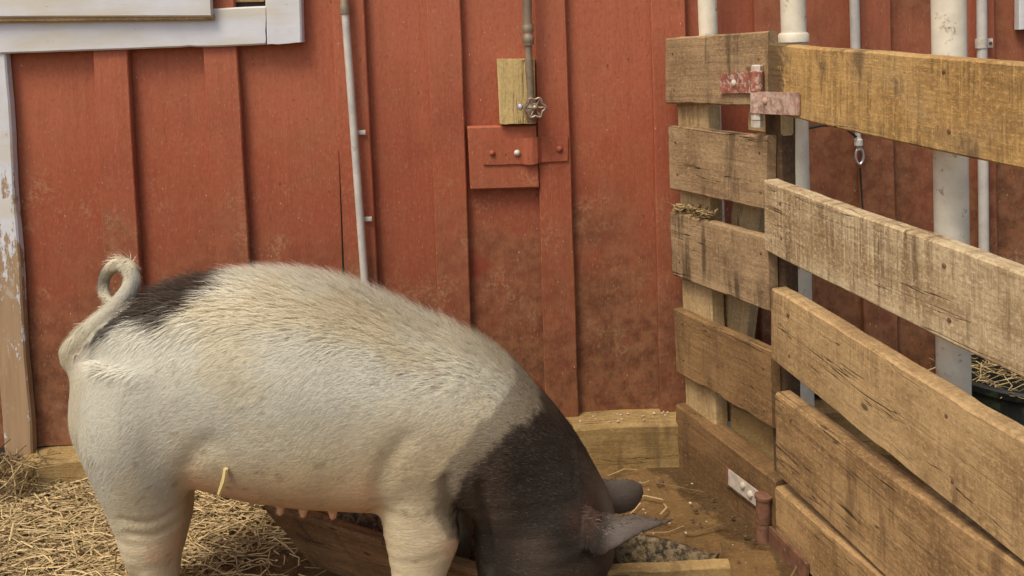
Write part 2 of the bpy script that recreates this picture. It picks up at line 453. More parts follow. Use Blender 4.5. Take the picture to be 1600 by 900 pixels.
def m_whitepaint(name, peel):
    n = NT(name)
    v = n.vec('Object')
    z = n.sep(v)[2]
    a = n.noise(v, 9, 5, 0.6)
    c = n.mix(n.ramp(a, 0.3, 0.7), (0.575, 0.57, 0.54), (0.64, 0.635, 0.615))
    yl = n.ramp(n.noise(n.vec('Object', (3, 3, 12)), 1, 4, 0.6), 0.45, 0.72, 0, 0.60)
    c = n.mix(yl, c, (0.54, 0.46, 0.28))
    if peel:
        q = n.math('ADD', n.ramp(z, 0.95, 0.25, -0.25, 0.75, False), n.math('MULTIPLY', n.math('SUBTRACT', n.noise(n.vec('Object', (26, 26, 9)), 1, 7, 0.74), 0.5), 3.6))
        pmk = n.ramp(q, 0.22, 0.34)
        wood = n.mix(n.noise(n.vec('Object', (60, 60, 5)), 1, 4, 0.6), (0.22, 0.135, 0.065), (0.46, 0.31, 0.165))
        rem = n.ramp(n.noise(n.vec('Object', (55, 55, 26)), 1, 6, 0.72), 0.56, 0.60)
        wood = n.mix(n.math('MULTIPLY', rem, n.ramp(z, 0.30, 0.75, 0.15, 0.9)), wood, (0.50, 0.47, 0.38))
        c = n.mix(pmk, c, wood)
        h = n.math('MULTIPLY', pmk, -1.0)
        h = n.math('ADD', h, n.math('MULTIPLY', n.noise(n.vec('Object', (120, 120, 14)), 1, 3), 0.5))
        return n.done(c, 0.62, n.bump(h, 0.5, 0.002))
    ck = n.math('MULTIPLY', n.ramp(n.noise(n.vec('Object', (30, 30, 60)), 1, 5, 0.7), 0.66, 0.70), 0.6)
    c = n.mix(ck, c, (0.25, 0.16, 0.09))
    return n.done(c, 0.55, n.bump(n.noise(n.vec('Object', (14, 14, 150)), 1, 3), 0.15, 0.002))
M['white'] = m_whitepaint('white_trim_paint', False)
M['peel'] = m_whitepaint('peeling_white_paint', True)

PF, PN = Vector((0.392, -0.085, 0)), Vector((0.541, -0.455, 0))       # foot of the fence panel, wall end and hinge end
pdir = (PN - PF).normalized()
pback = Vector((-pdir.y, pdir.x, 0))
if pback.x < 0: pback = -pback
def m_ground():
    n = NT('trodden_earth')
    v = n.vec('Object')
    a = n.noise(v, 2.4, 6, 0.6)
    st = n.noise(n.vec('Object', (3.2, 24, 10), rot=(0, 0, radians(9))), 1, 6, 0.65, 0.6)
    f = n.noise(v, 60, 5, 0.7)
    c = n.mix(n.ramp(a, 0.3, 0.7), (0.185, 0.103, 0.042), (0.30, 0.176, 0.075))
    c = n.mix(n.ramp(st, 0.48, 0.72, 0, 0.65), c, (0.125, 0.066, 0.028))
    c = n.mix(n.ramp(f, 0.5, 0.75, 0, 0.5), c, (0.40, 0.25, 0.12))
    fl = n.math('MULTIPLY', n.ramp(n.voro(v, 55), 0.10, 0.05), n.ramp(n.noise(v, 17, 2), 0.55, 0.6))
    c = n.mix(n.math('MULTIPLY', fl, 0.8), c, (0.60, 0.48, 0.32))
    gx, gy, _ = n.sep(v)
    # wet mud trodden out along the foot of the fence, with the fence's shadow painted in
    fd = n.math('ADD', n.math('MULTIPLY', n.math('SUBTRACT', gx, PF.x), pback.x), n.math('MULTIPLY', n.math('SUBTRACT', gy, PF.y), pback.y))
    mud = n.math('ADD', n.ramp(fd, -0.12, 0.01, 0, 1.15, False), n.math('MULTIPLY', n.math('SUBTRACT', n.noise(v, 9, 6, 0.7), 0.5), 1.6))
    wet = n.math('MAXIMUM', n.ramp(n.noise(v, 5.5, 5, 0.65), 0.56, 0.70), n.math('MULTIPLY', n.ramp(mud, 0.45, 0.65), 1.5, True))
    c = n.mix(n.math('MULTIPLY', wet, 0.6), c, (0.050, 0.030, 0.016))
    gr = n.noise(v, 150, 5, 0.75)
    c = n.mix(n.ramp(gr, 0.55, 0.66, 0, 0.55), c, (0.42, 0.28, 0.14))
    c = n.mix(n.ramp(gr, 0.44, 0.34, 0, 0.6), c, (0.08, 0.045, 0.02))
    h = n.math('ADD', n.math('MULTIPLY', st, 1.0), n.math('ADD', n.math('MULTIPLY', f, 0.9), n.math('MULTIPLY', gr, 0.7)))
    c = n.mix(1.0, c, (0.70, 0.69, 0.57), 'MULTIPLY')
    return n.done(c, n.ramp(wet, 0, 1, 0.85, 0.6), n.bump(h, 0.6, 0.006), spec=0.2)
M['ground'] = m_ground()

def m_straw(name, a, b):
    n = NT(name)
    at = n.nd('ShaderNodeAttribute', attribute_name='tone')
    c = n.mix(at.outputs['Fac'], a, b)
    return n.done(c, 0.6, spec=0.25)
M['straw'] = m_straw('dry_straw', (0.15, 0.092, 0.034), (0.66, 0.49, 0.225))
M['chips'] = m_plain('pale_bedding_chip', (0.58, 0.46, 0.31), 0.7)

def m_skin():
    n = NT('pig_skin')
    at = n.nd('ShaderNodeAttribute', attribute_name='coat')
    v = n.vec('Object')
    a = n.noise(v, 7, 5, 0.6)
    c = n.mix(n.ramp(a, 0.42, 0.72, 0, 0.30), at.outputs['Color'], (0.72, 0.60, 0.42), 'MULTIPLY')
    lines = n.noise(n.vec('Object', (70, 70, 200)), 1, 4, 0.65)
    f = n.noise(v, 190, 4, 0.65)
    hr = n.noise(n.vec('Object', (60, 260, 260), rot=(0, radians(-20), 0)), 1, 4, 0.7)
    c = n.mix(n.ramp(hr, 0.45, 0.7, 0, 0.20), c, n.mix(1.0, c, (0.66, 0.56, 0.44), 'MULTIPLY'))
    n.bsdf.inputs['Subsurface Weight'].default_value = 0.12
    n.bsdf.inputs['Subsurface Radius'].default_value = (0.012, 0.005, 0.003)
    n.bsdf.inputs['Subsurface Scale'].default_value = 0.6
    h = n.math('ADD', n.math('MULTIPLY', f, 0.5), n.math('ADD', n.math('MULTIPLY', hr, 0.8), n.math('MULTIPLY', lines, 0.3)))
    return n.done(c, 0.72, n.bump(h, 0.45, 0.004), spec=0.22)
M['skin'] = m_skin()
def m_hair():
    n = NT('pig_bristle')
    at = n.nd('ShaderNodeAttribute', attribute_name='coat')
    return n.done(at.outputs['Color'], 0.5, spec=0.3)
M['hair'] = m_hair()

# ------------------------------------------------------------------ ground
def ground():
    xs = [-40, -12, -4, -2] + [-1.5 + 0.016 * i for i in range(200)] + [2.2, 4, 12, 40]
    ys = [-40, -12, -5, -3] + [-2.2 + 0.016 * i for i in range(146)] + [0.6, 2, 10, 40]
    v, f = [], []
    for y in ys:
        for x in xs:
            near = -1.6 < x < 1.8 and -2.3 < y < 0.2
            z = 0.0
            if near:
                z = N3(x * 3, y * 3) * 0.006 + N3(x * 12, y * 18, 4) * 0.006 + N3(x * 28, y * 36, 9) * 0.004 - 0.010
            v.append((x, y, z))
    nx = len(xs)
    for j in range(len(ys) - 1):
        for i in range(nx - 1):
            f.append((j*nx + i, j*nx + i + 1, (j+1)*nx + i + 1, (j+1)*nx + i))
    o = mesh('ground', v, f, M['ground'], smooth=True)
    tag(o, kind='structure')
ground()

# ------------------------------------------------------------------ barn wall: panels behind, battens in front
ZTOP = 2.7
BACK = Vector((0, 1, 0))
wall = thing('barn_wall', 'red painted board and batten barn wall behind the pig', 'wall', (0, 0, 0))
def line_x(p, q, y):
    """a vertical edge seen at pixels p and q, as x(z) on the plane Y = y"""
    a, b = aty(*p, y), aty(*q, y)
    k = (a.x - b.x) / (a.z - b.z)
    return lambda z: a.x + (z - a.z) * k
def zbot(x):                                     # where the boards end above the sill beam
    if x > 0.46: return 0.13
    return 0.072 + (x + 1.25) * 0.024
YB = -0.024
edges = [((145, 79), (163, 420), (198, 79), (218, 420)),
         ((317, 75), (339, 420), (370, 75), (390, 420)),
         ((518, 0), (534, 360), (568, 0), (586, 360)),
         ((666, 0), (681, 400), (719, 0), (734, 440)),
         ((834, 0), (850, 560), (884, 0), (905, 655)),
         ((1017, 0), (1033, 653), (1071, 0), (1085, 653)),
         ((1178, 0), (1193, 600), (1230, 0), (1245, 600)),
         ((1337, 0), (1350, 500), (1392, 0), (1404, 560)),
         ((1502, 0), (1510, 560), (1554, 0), (1562, 560))]
bat = []
for i, (a, b, c, d) in enumerate(edges):
    L, R = line_x(a, b, YB), line_x(c, d, YB)
    zb = zbot(L(0.1)) - random.uniform(0.0, 0.006)
    board('batten', (R(zb), YB, zb), (L(zb), YB, zb), (R(ZTOP), YB, ZTOP), (L(ZTOP), YB, ZTOP), 0.0235, BACK, M['redb'], wall,
          nu=60, wob=0.0022, ch=0.0025, warp=0.0012)
    bat.append((L, R))
def panel(l0, r0, l1, r1, y, zb):
    return board('panel', (r0, y, zb), (l0, y, zb), (r1, y, ZTOP), (l1, y, ZTOP), 0.02, BACK, M['red'], wall, nu=24, wob=0.0, ch=0.002, warp=0.001, nv=3)
mids = [lambda z, L=L, R=R: (L(z) + R(z)) / 2 for L, R in bat]
left_e = lambda z: -1.42
cuts = [left_e] + mids + [lambda z: 1.62]
for k in range(len(cuts) - 1):
    a, b = cuts[k], cuts[k + 1]
    zb = zbot(a(0.1) + 0.05) + 0.004
    panel(a(zb) + 0.003, b(zb) - 0.003, a(ZTOP) + 0.003, b(ZTOP) - 0.003, 0.0 + random.uniform(0, 0.0025), zb)
g0, g1 = aty(529, 235, YB), aty(537, 445, YB)
mb = MB(); mb.tube([g0 + Vector((0, -0.0004, 0)), g0.lerp(g1, 0.5) + Vector((0.0005, -0.0004, 0)), g1 + Vector((0, -0.0004, 0)), g1 + (g1 - g0) * 0.7], [0.0006, 0.0018, 0.0026, 0.0022], 6); mb.build('open_joint', M['dark'], wall)
# sheathing behind everything so that no light leaks through the joints
mb = MB(); mb.box((0.1, 0.06, 1.42), (1.9, 0, 0), (0, 0.02, 0), (0, 0, 1.36)); mb.build('backing', M['dark'], wall, False)

# peeling white trim board at the left
tL, tR = line_x((-34, 90), (6, 705), -0.03), line_x((9, 90), (50, 705), -0.03)
zt0 = aty(30, 711, -0.03).z
zt1 = aty(0, 84, -0.03).z
trim = board('white_trim', (tR(zt0), -0.03, zt0), (tL(zt0), -0.03, zt0), (tR(zt1), -0.03, zt1), (tL(zt1), -0.03, zt1), 0.028, BACK, M['peel'], None,
      nu=60, wob=0.004, ch=0.004, warp=0.0012)
tag(trim, 'peeling white upright trim board at the left edge of the red wall', 'trim board')

# sill beam under the boards (in view left of the pig and beside the fence)
def sill(name, x0, x1, z0, z1, yf, label):
    o = board(name, (x0, yf, -0.03), (x0, yf, z0), (x1, yf, -0.03), (x1, yf, z1), 0.10, BACK, M['beam'], None, nu=40, wob=0.006, ch=0.012, warp=0.004, nv=6)
    return tag(o, label, 'beam', None)
xl = aty(22, 740, -0.075).x
sill('sill_beam', xl, -0.33, zbot(xl) - 0.006, zbot(-0.33) - 0.004, -0.07, 'dull brown timber sill at the wall foot behind the rump and straw')
sill('sill_beam', -0.326, 0.47, zbot(-0.3) + 0.004, zbot(0.4) + 0.004, -0.08, 'tan timber sill at the wall foot between pig head and fence')
sill('sill_beam', 0.474, 1.6, 0.115, 0.12, -0.045, 'dark timber sill at the wall foot behind the gate')

# ------------------------------------------------------------------ window corner, upper left
win = thing('window', 'white painted window frame corner with hinged flap at top left', 'window', aty(240, 80, -0.03))
def quad_board(name, px, y, thick, m, parent, **kw):   # px: start-bottom, start-top, end-bottom, end-top
    p = [aty(q[0], q[1], y) for q in px]
    return board(name, p[0], p[1], p[2], p[3], thick, BACK, m, parent, **kw)
quad_board('bottom_trim', [(-120, 88), (-120, 30), (415, 70), (415, 10)], -0.036, 0.034, M['white'], win, wob=0.003, chip=0.006, nu=40)
a0, a1, b0, b1 = aty(471, 67, -0.038), aty(416, 69, -0.038), aty(464, -160, -0.038), aty(409, -160, -0.038)
board('side_trim', a0, a1, b0, b1, 0.036, BACK, M['white'], win, wob=0.0025)
quad_board('sill_strip', [(-120, 36), (-120, 26), (333, 31), (333, 22)], -0.052, 0.016, M['newwood'], win, wob=0.001, nu=20)
quad_board('flap', [(-120, 28), (-120, -120), (330, 26), (322, -120)], -0.060, 0.022, M['white'], win, wob=0.0008, nu=20)
quad_board('sash', [(333, 4), (333, -60), (412, 2), (410, -60)], -0.010, 0.008, M['newwood'], win, wob=0.001, nu=8)
mb = MB(); c = aty(372, 8, -0.003); mb.box(c, (0.08, 0, 0), (0, 0.0015, 0), (0, 0, 0.03)); mb.build('shadow_gap', M['dark'], win, False)
# sliver of another white frame, top right
t0 = aty(1594, 46, -0.03)
fr = board('window_trim', t0 + Vector((0.09, 0, 0)), t0, t0 + Vector((0.09, 0, 0.6)), t0 + Vector((0, 0, 0.6)), 0.028, BACK, M['white'], None, wob=0.002)
tag(fr, 'white window trim board just showing at the top right corner', 'trim board')

# ------------------------------------------------------------------ conduits and the water pipe on the wall
def upright(p, q, y, rad):
    a, b = aty(*p, y), aty(*q, y)
    return a, b
c1 = thing('conduit', 'thin grey conduit on the wall running down behind the pig back', 'conduit', aty(575, 640, -0.04))
a, b = aty(539, 16, -0.045), aty(572, 470, -0.045)
d = (b - a).normalized()
mb = MB(); mb.tube([a, a.lerp(b, 0.5), a + d * 1.05], 0.0098, 14); mb.build('tube', M['conduit'], c1)
mb = MB(); mb.lathe(a + d * 0.01, -d, [(0, 0.0105), (0, 0.0125), (0.02, 0.0128), (0.026, 0.011), (0.05, 0.011), (0.055, 0.009), (0.9, 0.009)], 14); mb.build('coupling', M['pipe'], c1)
for t in (0.42, 0.72):
    p = a.lerp(b, t)
    mb = MB(); mb.box(p + Vector((0.016, 0.012, 0)), (0.012, 0, 0), (0, 0.0015, 0), (0, 0, 0.006), 0.001)
    mb.build('clip', M['conduit'], c1)

c2 = thing('conduit', 'thin grey conduit on the wall ending just above the snap hook', 'conduit', aty(1333, 200, -0.04))
a, b = aty(1331, -200, -0.045), aty(1339, 195, -0.045)
mb = MB(); mb.tube([a, b], 0.0125, 14); mb.build('tube', M['conduit'], c2)
mb = MB(); mb.box(a.lerp(b, 0.86) + Vector((0.02, 0.014, 0)), (0.014, 0, 0), (0, 0.0015, 0), (0, 0, 0.008), 0.001); mb.build('clip', M['conduit'], c2)

c3 = thing('conduit', 'thin grey conduit with strap bracket on the wall at far right', 'conduit', aty(1536, 430, -0.05))
a, b = aty(1532, -200, -0.05), aty(1538, 480, -0.05)
mb = MB(); mb.tube([a, b], 0.0125, 14); mb.build('tube', M['conduit'], c3)
p = aty(1533, 68, -0.05)
mb = MB(); mb.lathe(p - Vector((0, 0, 0.012)), (0, 0, 1), [(0, 0.0125), (0, 0.0145), (0.024, 0.0145), (0.024, 0.0125)], 14)
mb.box(p + Vector((0.024, 0.010, 0)), (0.011, 0, 0), (0, 0.0018, 0), (0, 0, 0.012), 0.001)
mb.build('strap', M['boltwhite'], c3)
mb = MB(); mb.lathe(p + Vector((0.028, 0.0078, 0)), (0, -1, 0), [(0, 0.004), (0.003, 0.004), (0.004, 0.002)], 8); mb.build('screw', M['rust'], c3)

blk = board('mounting_block', aty(838, 193, -0.045), aty(781, 194, -0.045), aty(836, 93, -0.045), aty(776, 92, -0.045), 0.044, BACK, M['block'], None, nu=10, wob=0.0012)
tag(blk, 'bare yellow wood block on the red wall behind the water tap', 'block')

wp = thing('water_pipe', 'brown water pipe with tap and star handle hanging on the red wall', 'pipe', aty(832, 190, -0.06))
Y = -0.066
a, m_, b = aty(821, -200, Y), aty(824, 40, Y), aty(830, 165, Y)
mb = MB(); mb.tube([a, m_], 0.0118, 14); mb.build('upper_tube', M['pipe'], wp)
mb = MB(); mb.tube([m_, b], 0.0095, 14); mb.build('lower_tube', M['pipe'], wp)
ax = (b - m_).normalized()
mb = MB(); mb.lathe(aty(824, 36, Y), ax, [(0, 0.010), (0, 0.0142), (0.007, 0.0142), (0.009, 0.0152), (0.02, 0.0152), (0.024, 0.0128), (0.030, 0.0128), (0.034, 0.0152), (0.047, 0.0152), (0.049, 0.0142), (0.056, 0.014), (0.056, 0.01)], 16)
mb.build('coupling', M['pipe'], wp)
hc = aty(836, 168, -0.085)
mb = MB()
mb.lathe(b - ax * 0.012, ax, [(0, 0.009), (0.002, 0.0135), (0.014, 0.0135), (0.018, 0.016), (0.03, 0.0165), (0.042, 0.013), (0.055, 0.012), (0.056, 0.009)], 14)
mb.lathe(Vector((hc.x, Y, hc.z)), (0, -1, 0), [(0, 0.012), (0.012, 0.011), (0.014, 0.006), (0.03, 0.005), (0.034, 0.003)], 12)
mb.build('valve_body', M['brass'], wp)
mb = MB()
pts = []
for k in range(33):
    an = 2 * pi * k / 32
    r = 0.0235 + 0.0035 * cos(an * 6)
    pts.append(hc + Vector((cos(an) * r, -0.012, sin(an) * r)))
mb.tube(pts, 0.0034, 8, False)
for k in range(6):
    an = 2 * pi * k / 6
    mb.tube([hc + Vector((0, -0.010, 0)), hc + Vector((cos(an) * 0.025, -0.012, sin(an) * 0.025))], 0.0026, 6)
mb.lathe(hc + Vector((0, -0.006, 0)), (0, -1, 0), [(0, 0.008), (0.006, 0.009), (0.011, 0.006), (0.013, 0.002)], 12)
mb.build('handle_wheel', M['brass'], wp)
mb = MB(); mb.lathe(aty(814, 167, -0.075), (-0.6, -0.8, 0), [(-0.012, 0.005), (0.002, 0.006), (0.004, 0.009), (0.008, 0.008), (0.01, 0.004)], 10); mb.build('bleed_screw', M['steel'], wp)

# ------------------------------------------------------------------ red hatch board with hasp
hp = thing('hatch_board', 'short red crosswise board with a bolted iron strap below the tap', 'board', aty(790, 300, -0.03))
quad_board('plank', [(735, 297), (730, 198), (842, 294), (838, 196)], -0.031, 0.030, M['redb'], hp, wob=0.0015, nu=14)
def strap_mesh(name, pts_top, pts_bot, thick, m, parent):
    """a flat iron strap following top and bottom polylines, real thickness towards the wall"""
    v, f = [], []
    n = len(pts_top)
    for p, q in zip(pts_top, pts_bot):
        nrm = Vector((0, 1, 0))
        v += [p, q, q + nrm * thick, p + nrm * thick]
    for i in range(n - 1):
        for k in range(4):
            k2 = (k + 1) % 4
            f.append((i*4 + k, i*4 + k2, (i+1)*4 + k2, (i+1)*4 + k))
    f.append((0, 3, 2, 1)); e = (n-1)*4; f.append((e, e+1, e+2, e+3))
    o = mesh(name, v, f, m, parent)
    bm = bmesh.new(); bm.from_mesh(o.data); bmesh.ops.recalc_face_normals(bm, faces=bm.faces)
    bmesh.ops.bevel(bm, geom=[e for e in bm.edges if e.calc_face_angle(0) > 0.9], offset=0.0012, segments=2, affect='EDGES'); bm.to_mesh(o.data); bm.free()
    return o
sx = [(755, 219, 258), (780, 218, 258), (805, 217, 257), (818, 216, 257), (824, 216, 258), (832, 215, 258), (840, 214, 256), (846, 214, 254), (866, 213, 253), (888, 212, 252)]
sy = [-0.036, -0.036, -0.036, -0.037, -0.044, -0.047, -0.043, -0.031, -0.029, -0.029]
strap_mesh('strap', [aty(x, t, y) for (x, t, bb), y in zip(sx, sy)], [aty(x, bb, y) for (x, t, bb), y in zip(sx, sy)], 0.0045, M['redb'], hp)
for (px, py, r, mm) in ((769, 239, 0.0075, 'redb'), (808, 239, 0.0085, 'boltwhite'), (874, 233, 0.0085, 'redb')):
    mb = MB(); mb.lathe(aty(px, py, -0.029 if px > 850 else -0.036), (0, -1, 0), [(-0.003, r), (0.003, r), (0.006, r * 0.8), (0.0085, r * 0.35), (0.009, 0.0005)], 14)
    mb.build('bolt', M[mm], hp)

# ------------------------------------------------------------------ fence panel (short, meets the wall)
fp = thing('fence_panel', 'short weathered five-board fence panel running from wall to gate hinge', 'fence', PF)
def on_panel(px, py, off=0.0): return atp(px, py, PF + pback * off, pback)
rows = [((1040, 162), (1040, 60), (1200, 166), (1200, 48), 'greyplank'),
        ((1047, 296), (1044, 197), (1197, 329), (1199, 212), 'greyplank'),
        ((1051, 430), (1047, 330), (1203, 488), (1200, 370), 'greyplank'),
        ((1057, 582), (1053, 482), (1206, 670), (1205, 548), 'brownplank')]
for r in rows:
    p = [on_panel(*q) for q in r[:4]]
    board('board', p[0], p[1], p[2], p[3], 0.024, pback, M[r[4]], fp, wob=0.003, chip=0.010, nu=40)
p = [on_panel(1057, 736), on_panel(1056, 632), on_panel(1212, 872), on_panel(1212, 752)]
board('board', p[0], p[1], p[2], p[3], 0.055, pback, M['brownbeam'], fp, wob=0.003, nu=40)
def stud(name, pxl, pxr, z0, z1, off, thick, m, parent):
    """upright behind the boards; edges given by pixel columns at mid height"""
    P = PF + pback * off
    a, b = atp(pxl, 400, P, pback), atp(pxr, 400, P, pback)
    return board(name, (b.x, b.y, z0), (a.x, a.y, z0), (b.x, b.y, z1), (a.x, a.y, z1), thick, pback, m, parent, nu=40, wob=0.002)
stud('post', 1064, 1110, 0.0, 1.09, 0.0265, 0.04, M['newwood'], fp)
stud('post', 1199, 1224, 0.0, 1.02, 0.0265, 0.05, M['darkpost'], fp)
# slanting brace and loose end block behind
P = PF + pback * 0.075
a0, a1, b0, b1 = atp(1150, 660, P, pback), atp(1106, 650, P, pback), atp(1190, 300, P, pback), atp(1146, 290, P, pback)
board('brace', a0, a1, b0, b1, 0.03, pback, M['newwood'], fp, wob=0.002, nu=20)
P = PF + pback * 0.06
p = [atp(1142, 730, P, pback), atp(1142, 636, P, pback), atp(1215, 772, P, pback), atp(1215, 668, P, pback)]
board('block', p[0], p[1], p[2], p[3], 0.04, pback, M['beam'], fp, wob=0.003, nu=10)
P = PF + pback * 0.03
p = [atp(1170, 205, P, pback), atp(1170, 160, P, pback), atp(1222, 212, P, pback), atp(1222, 162, P, pback)]
board('block', p[0], p[1], p[2], p[3], 0.03, pback, M['newwood'], fp, wob=0.002, nu=8)

# ------------------------------------------------------------------ pipe posts behind the fence
def pipe_post(px0, px1, y, rad, label, z1=2.4, flange=None):
    a, b = aty(px0[0], px0[1], y), aty(px1[0], px1[1], y)
    d = (a - b) / (a.z - b.z)
    base, top = b + d * (0 - b.z), b + d * (z1 - b.z)
    t = thing('pipe_post', label, 'post', base)
    mb = MB(); n = 14
    mb.tube([base.lerp(top, i / n) + Vector((0, 0, -0.02 if i == 0 else 0)) for i in range(n + 1)], rad, 24); mb.build('tube', M['galv'], t)
    if flange:
        c = aty(*flange, y); dd = d.normalized()
        mb = MB(); mb.lathe(c - dd * 0.008, dd, [(0, rad), (0, rad + 0.006), (0.016, rad + 0.006), (0.02, rad + 0.003), (0.02, rad)], 20); mb.build('collar', M['galv'], t)
    return t
grp = 'steel pipe posts behind the fence'
pipe_post((1105, 0), (1117, 330), -0.095, 0.0235, 'grey steel pipe post behind the short fence panel, thinnest of three')['group'] = grp
pipe_post((1239, 0), (1252, 600), -0.40, 0.0265, 'grey steel pipe post behind the gate hinge', flange=(1240, 60))['group'] = grp
pipe_post((1482, 0), (1490, 600), -0.82, 0.0275, 'thick grey steel pipe post behind the middle of the gate')['group'] = grp

# ------------------------------------------------------------------ gate
GH, GD = Vector((0.533, -0.475, 0)), Vector((0.176, -0.62, 0)).normalized()
gback = Vector((-GD.y, GD.x, 0))
if gback.x < 0: gback = -gback
gate = thing('gate', 'five-board sawn wooden gate slanting toward the viewer at right', 'gate', GH)
def on_gate(px, py, off=0.0): return atp(px, py, GH + gback * off, gback)
def gate_board(px, m, thick, ext=0.55, **kw):
    p = [on_gate(*q) for q in px]
    q0 = p[2] + (p[2] - p[0]).normalized() * ext
    q1 = p[3] + (p[3] - p[1]).normalized() * ext
    return board('board', p[0], p[1], q0, q1, thick, gback, M[m], gate, nu=90, **kw)
gate_board([(1200, 176), (1200, 68), (1600, 266), (1600, 99)], 'gold', 0.034, wob=0.003, ch=0.0035, warp=0.002, chip=0.006)
gate_board([(1196, 392), (1194, 281), (1600, 594), (1600, 428)], 'pale', 0.036, wob=0.003, ch=0.0035, warp=0.002, chip=0.006)
gate_board([(1205, 562), (1205, 449), (1600, 882), (1600, 690)], 'tan', 0.038, wob=0.003, ch=0.0035, warp=0.002, chip=0.006)
gate_board([(1213, 742), (1210, 613), (1590, 1095), (1590, 885)], 'tanbrown', 0.040, wob=0.003, ch=0.005, warp=0.003, chip=0.008)
gate_board([(1214, 846), (1211, 760), (1480, 1120), (1480, 990)], 'tanbrown', 0.040, ext=0.75, wob=0.003, ch=0.005, warp=0.003, chip=0.008)
far = 1.05
for t in (far,):
    b = GH + GD * t + gback * 0.042
    board('stile', b + GD * 0.06 + Vector((0, 0, 0.03)), b + Vector((0, 0, 0.03)), b + GD * 0.06 + Vector((0, 0, 1.08)), b + Vector((0, 0, 1.08)), 0.035, gback, M['tan'], gate, nu=20)

# ------------------------------------------------------------------ hinges
def flat_plate(mb, p00, p01, p10, p11, out, th, ch=0.0015):
    o = out.normalized() * th
    v = [p00, p01, p11, p10, p00 + o, p01 + o, p11 + o, p10 + o]
    mb.add(v, [(0, 1, 2, 3), (7, 6, 5, 4), (0, 4, 5, 1), (1, 5, 6, 2), (2, 6, 7, 3), (3, 7, 4, 0)])
def hinge(label, pl, gl, pin, m_pl, m_gl, m_nut, rad):
    """pl / gl: pixel quads (near wall bottom, top, near pin bottom, top) on panel and gate; pin: px top, split, px bottom"""
    t = thing('hinge', label, 'hinge', on_panel(pin[0], pin[3], -0.02))
    mb = MB(); q = [on_panel(*k, -0.002) for k in pl]; flat_plate(mb, q[0], q[1], q[2], q[3], -pback, 0.006)
    mb.build('panel_strap', M[m_pl], t, False)
    mb = MB(); q = [on_gate(*k, -0.003) for k in gl]; flat_plate(mb, q[0], q[1], q[2], q[3], -gback, 0.006)
    mb.build('gate_strap', M[m_gl], t, False)
    y = on_panel(pin[0], pin[2], -0.004).y - rad * 0.9
    a, s, b = (aty(pin[0], k, y) for k in (pin[1], pin[2], pin[3]))
    up = (a - b).normalized()
    mb = MB(); mb.lathe(s + up * 0.001, up, [(0, rad * 0.5), (0, rad), ((a - s).length - 0.002, rad), ((a - s).length, rad * 0.8), ((a - s).length, 0.001)], 16); mb.build('knuckle', M[m_pl], t)
    mb = MB(); mb.lathe(s - up * 0.001, -up, [(0, rad * 0.5), (0, rad), ((s - b).length - 0.002, rad), ((s - b).length, rad * 0.8), ((s - b).length, 0.001)], 16); mb.build('knuckle', M[m_gl], t)
    return t, a, b, up, y
t, a, b, up, y = hinge('red and faded pink iron strap hinge at the top of the gate',
    [(1128, 146), (1128, 116), (1176, 145), (1176, 110)], [(1180, 177), (1180, 143), (1250, 180), (1250, 144)], (1183, 111, 143, 177), 'hingered', 'hingepink', 'boltwhite', 0.0145)
mb = MB(); mb.lathe(a, up, [(0, 0.012), (0.011, 0.012), (0.013, 0.009)], 6); mb.build('nut', M['boltwhite'], t, False)
for k in (0.0, 0.0155):
    mb = MB(); mb.lathe(b - up * k, -up, [(0, 0.0125), (0.014, 0.0125), (0.0145, 0.01)], 6); mb.build('nut', M['boltwhite'], t, False)
for px, py in ((1147, 130),):
    mb = MB(); mb.lathe(on_panel(px, py, -0.008), -pback, [(0, 0.0078), (0.003, 0.0072), (0.006, 0.003)], 12); mb.build('bolt', M['boltwhite'], t)
mb = MB(); mb.lathe(on_gate(1196, 158, -0.009), -gback, [(0, 0.0075), (0.003, 0.007), (0.006, 0.003)], 12); mb.build('bolt', M['hingepink'], t)
t, a, b, up, y = hinge('rusty iron strap hinge at the foot of the gate',
    [(1137, 756), (1137, 730), (1186, 794), (1188, 768)], [(1205, 852), (1205, 822), (1264, 912), (1264, 880)], (1193, 778, 816, 850), 'rust', 'rust', 'rust', 0.0165)
mb = MB(); mb.lathe(a, up, [(0, 0.0195), (0.006, 0.0195), (0.008, 0.014)], 14); mb.build('pin_head', M['rust'], t)
mb = MB(); mb.lathe(b, -up, [(0, 0.011), (0.022, 0.011), (0.023, 0.008)], 6); mb.build('nut', M['rust'], t, False)
mb = MB(); q = [on_panel(*k, -0.009) for k in ((1139, 757), (1139, 733), (1184, 792), (1186, 768))]; flat_plate(mb, q[0], q[1], q[2], q[3], -pback, 0.002); mb.build('wear_plate', M['boltwhite'], t, False)
for px, py in ((1161, 758), (1173, 772)):
    mb = MB(); mb.lathe(on_panel(px, py, -0.011), -pback, [(0, 0.008), (0.005, 0.0075), (0.008, 0.003)], 8); mb.build('bolt', M['boltwhite'], t)

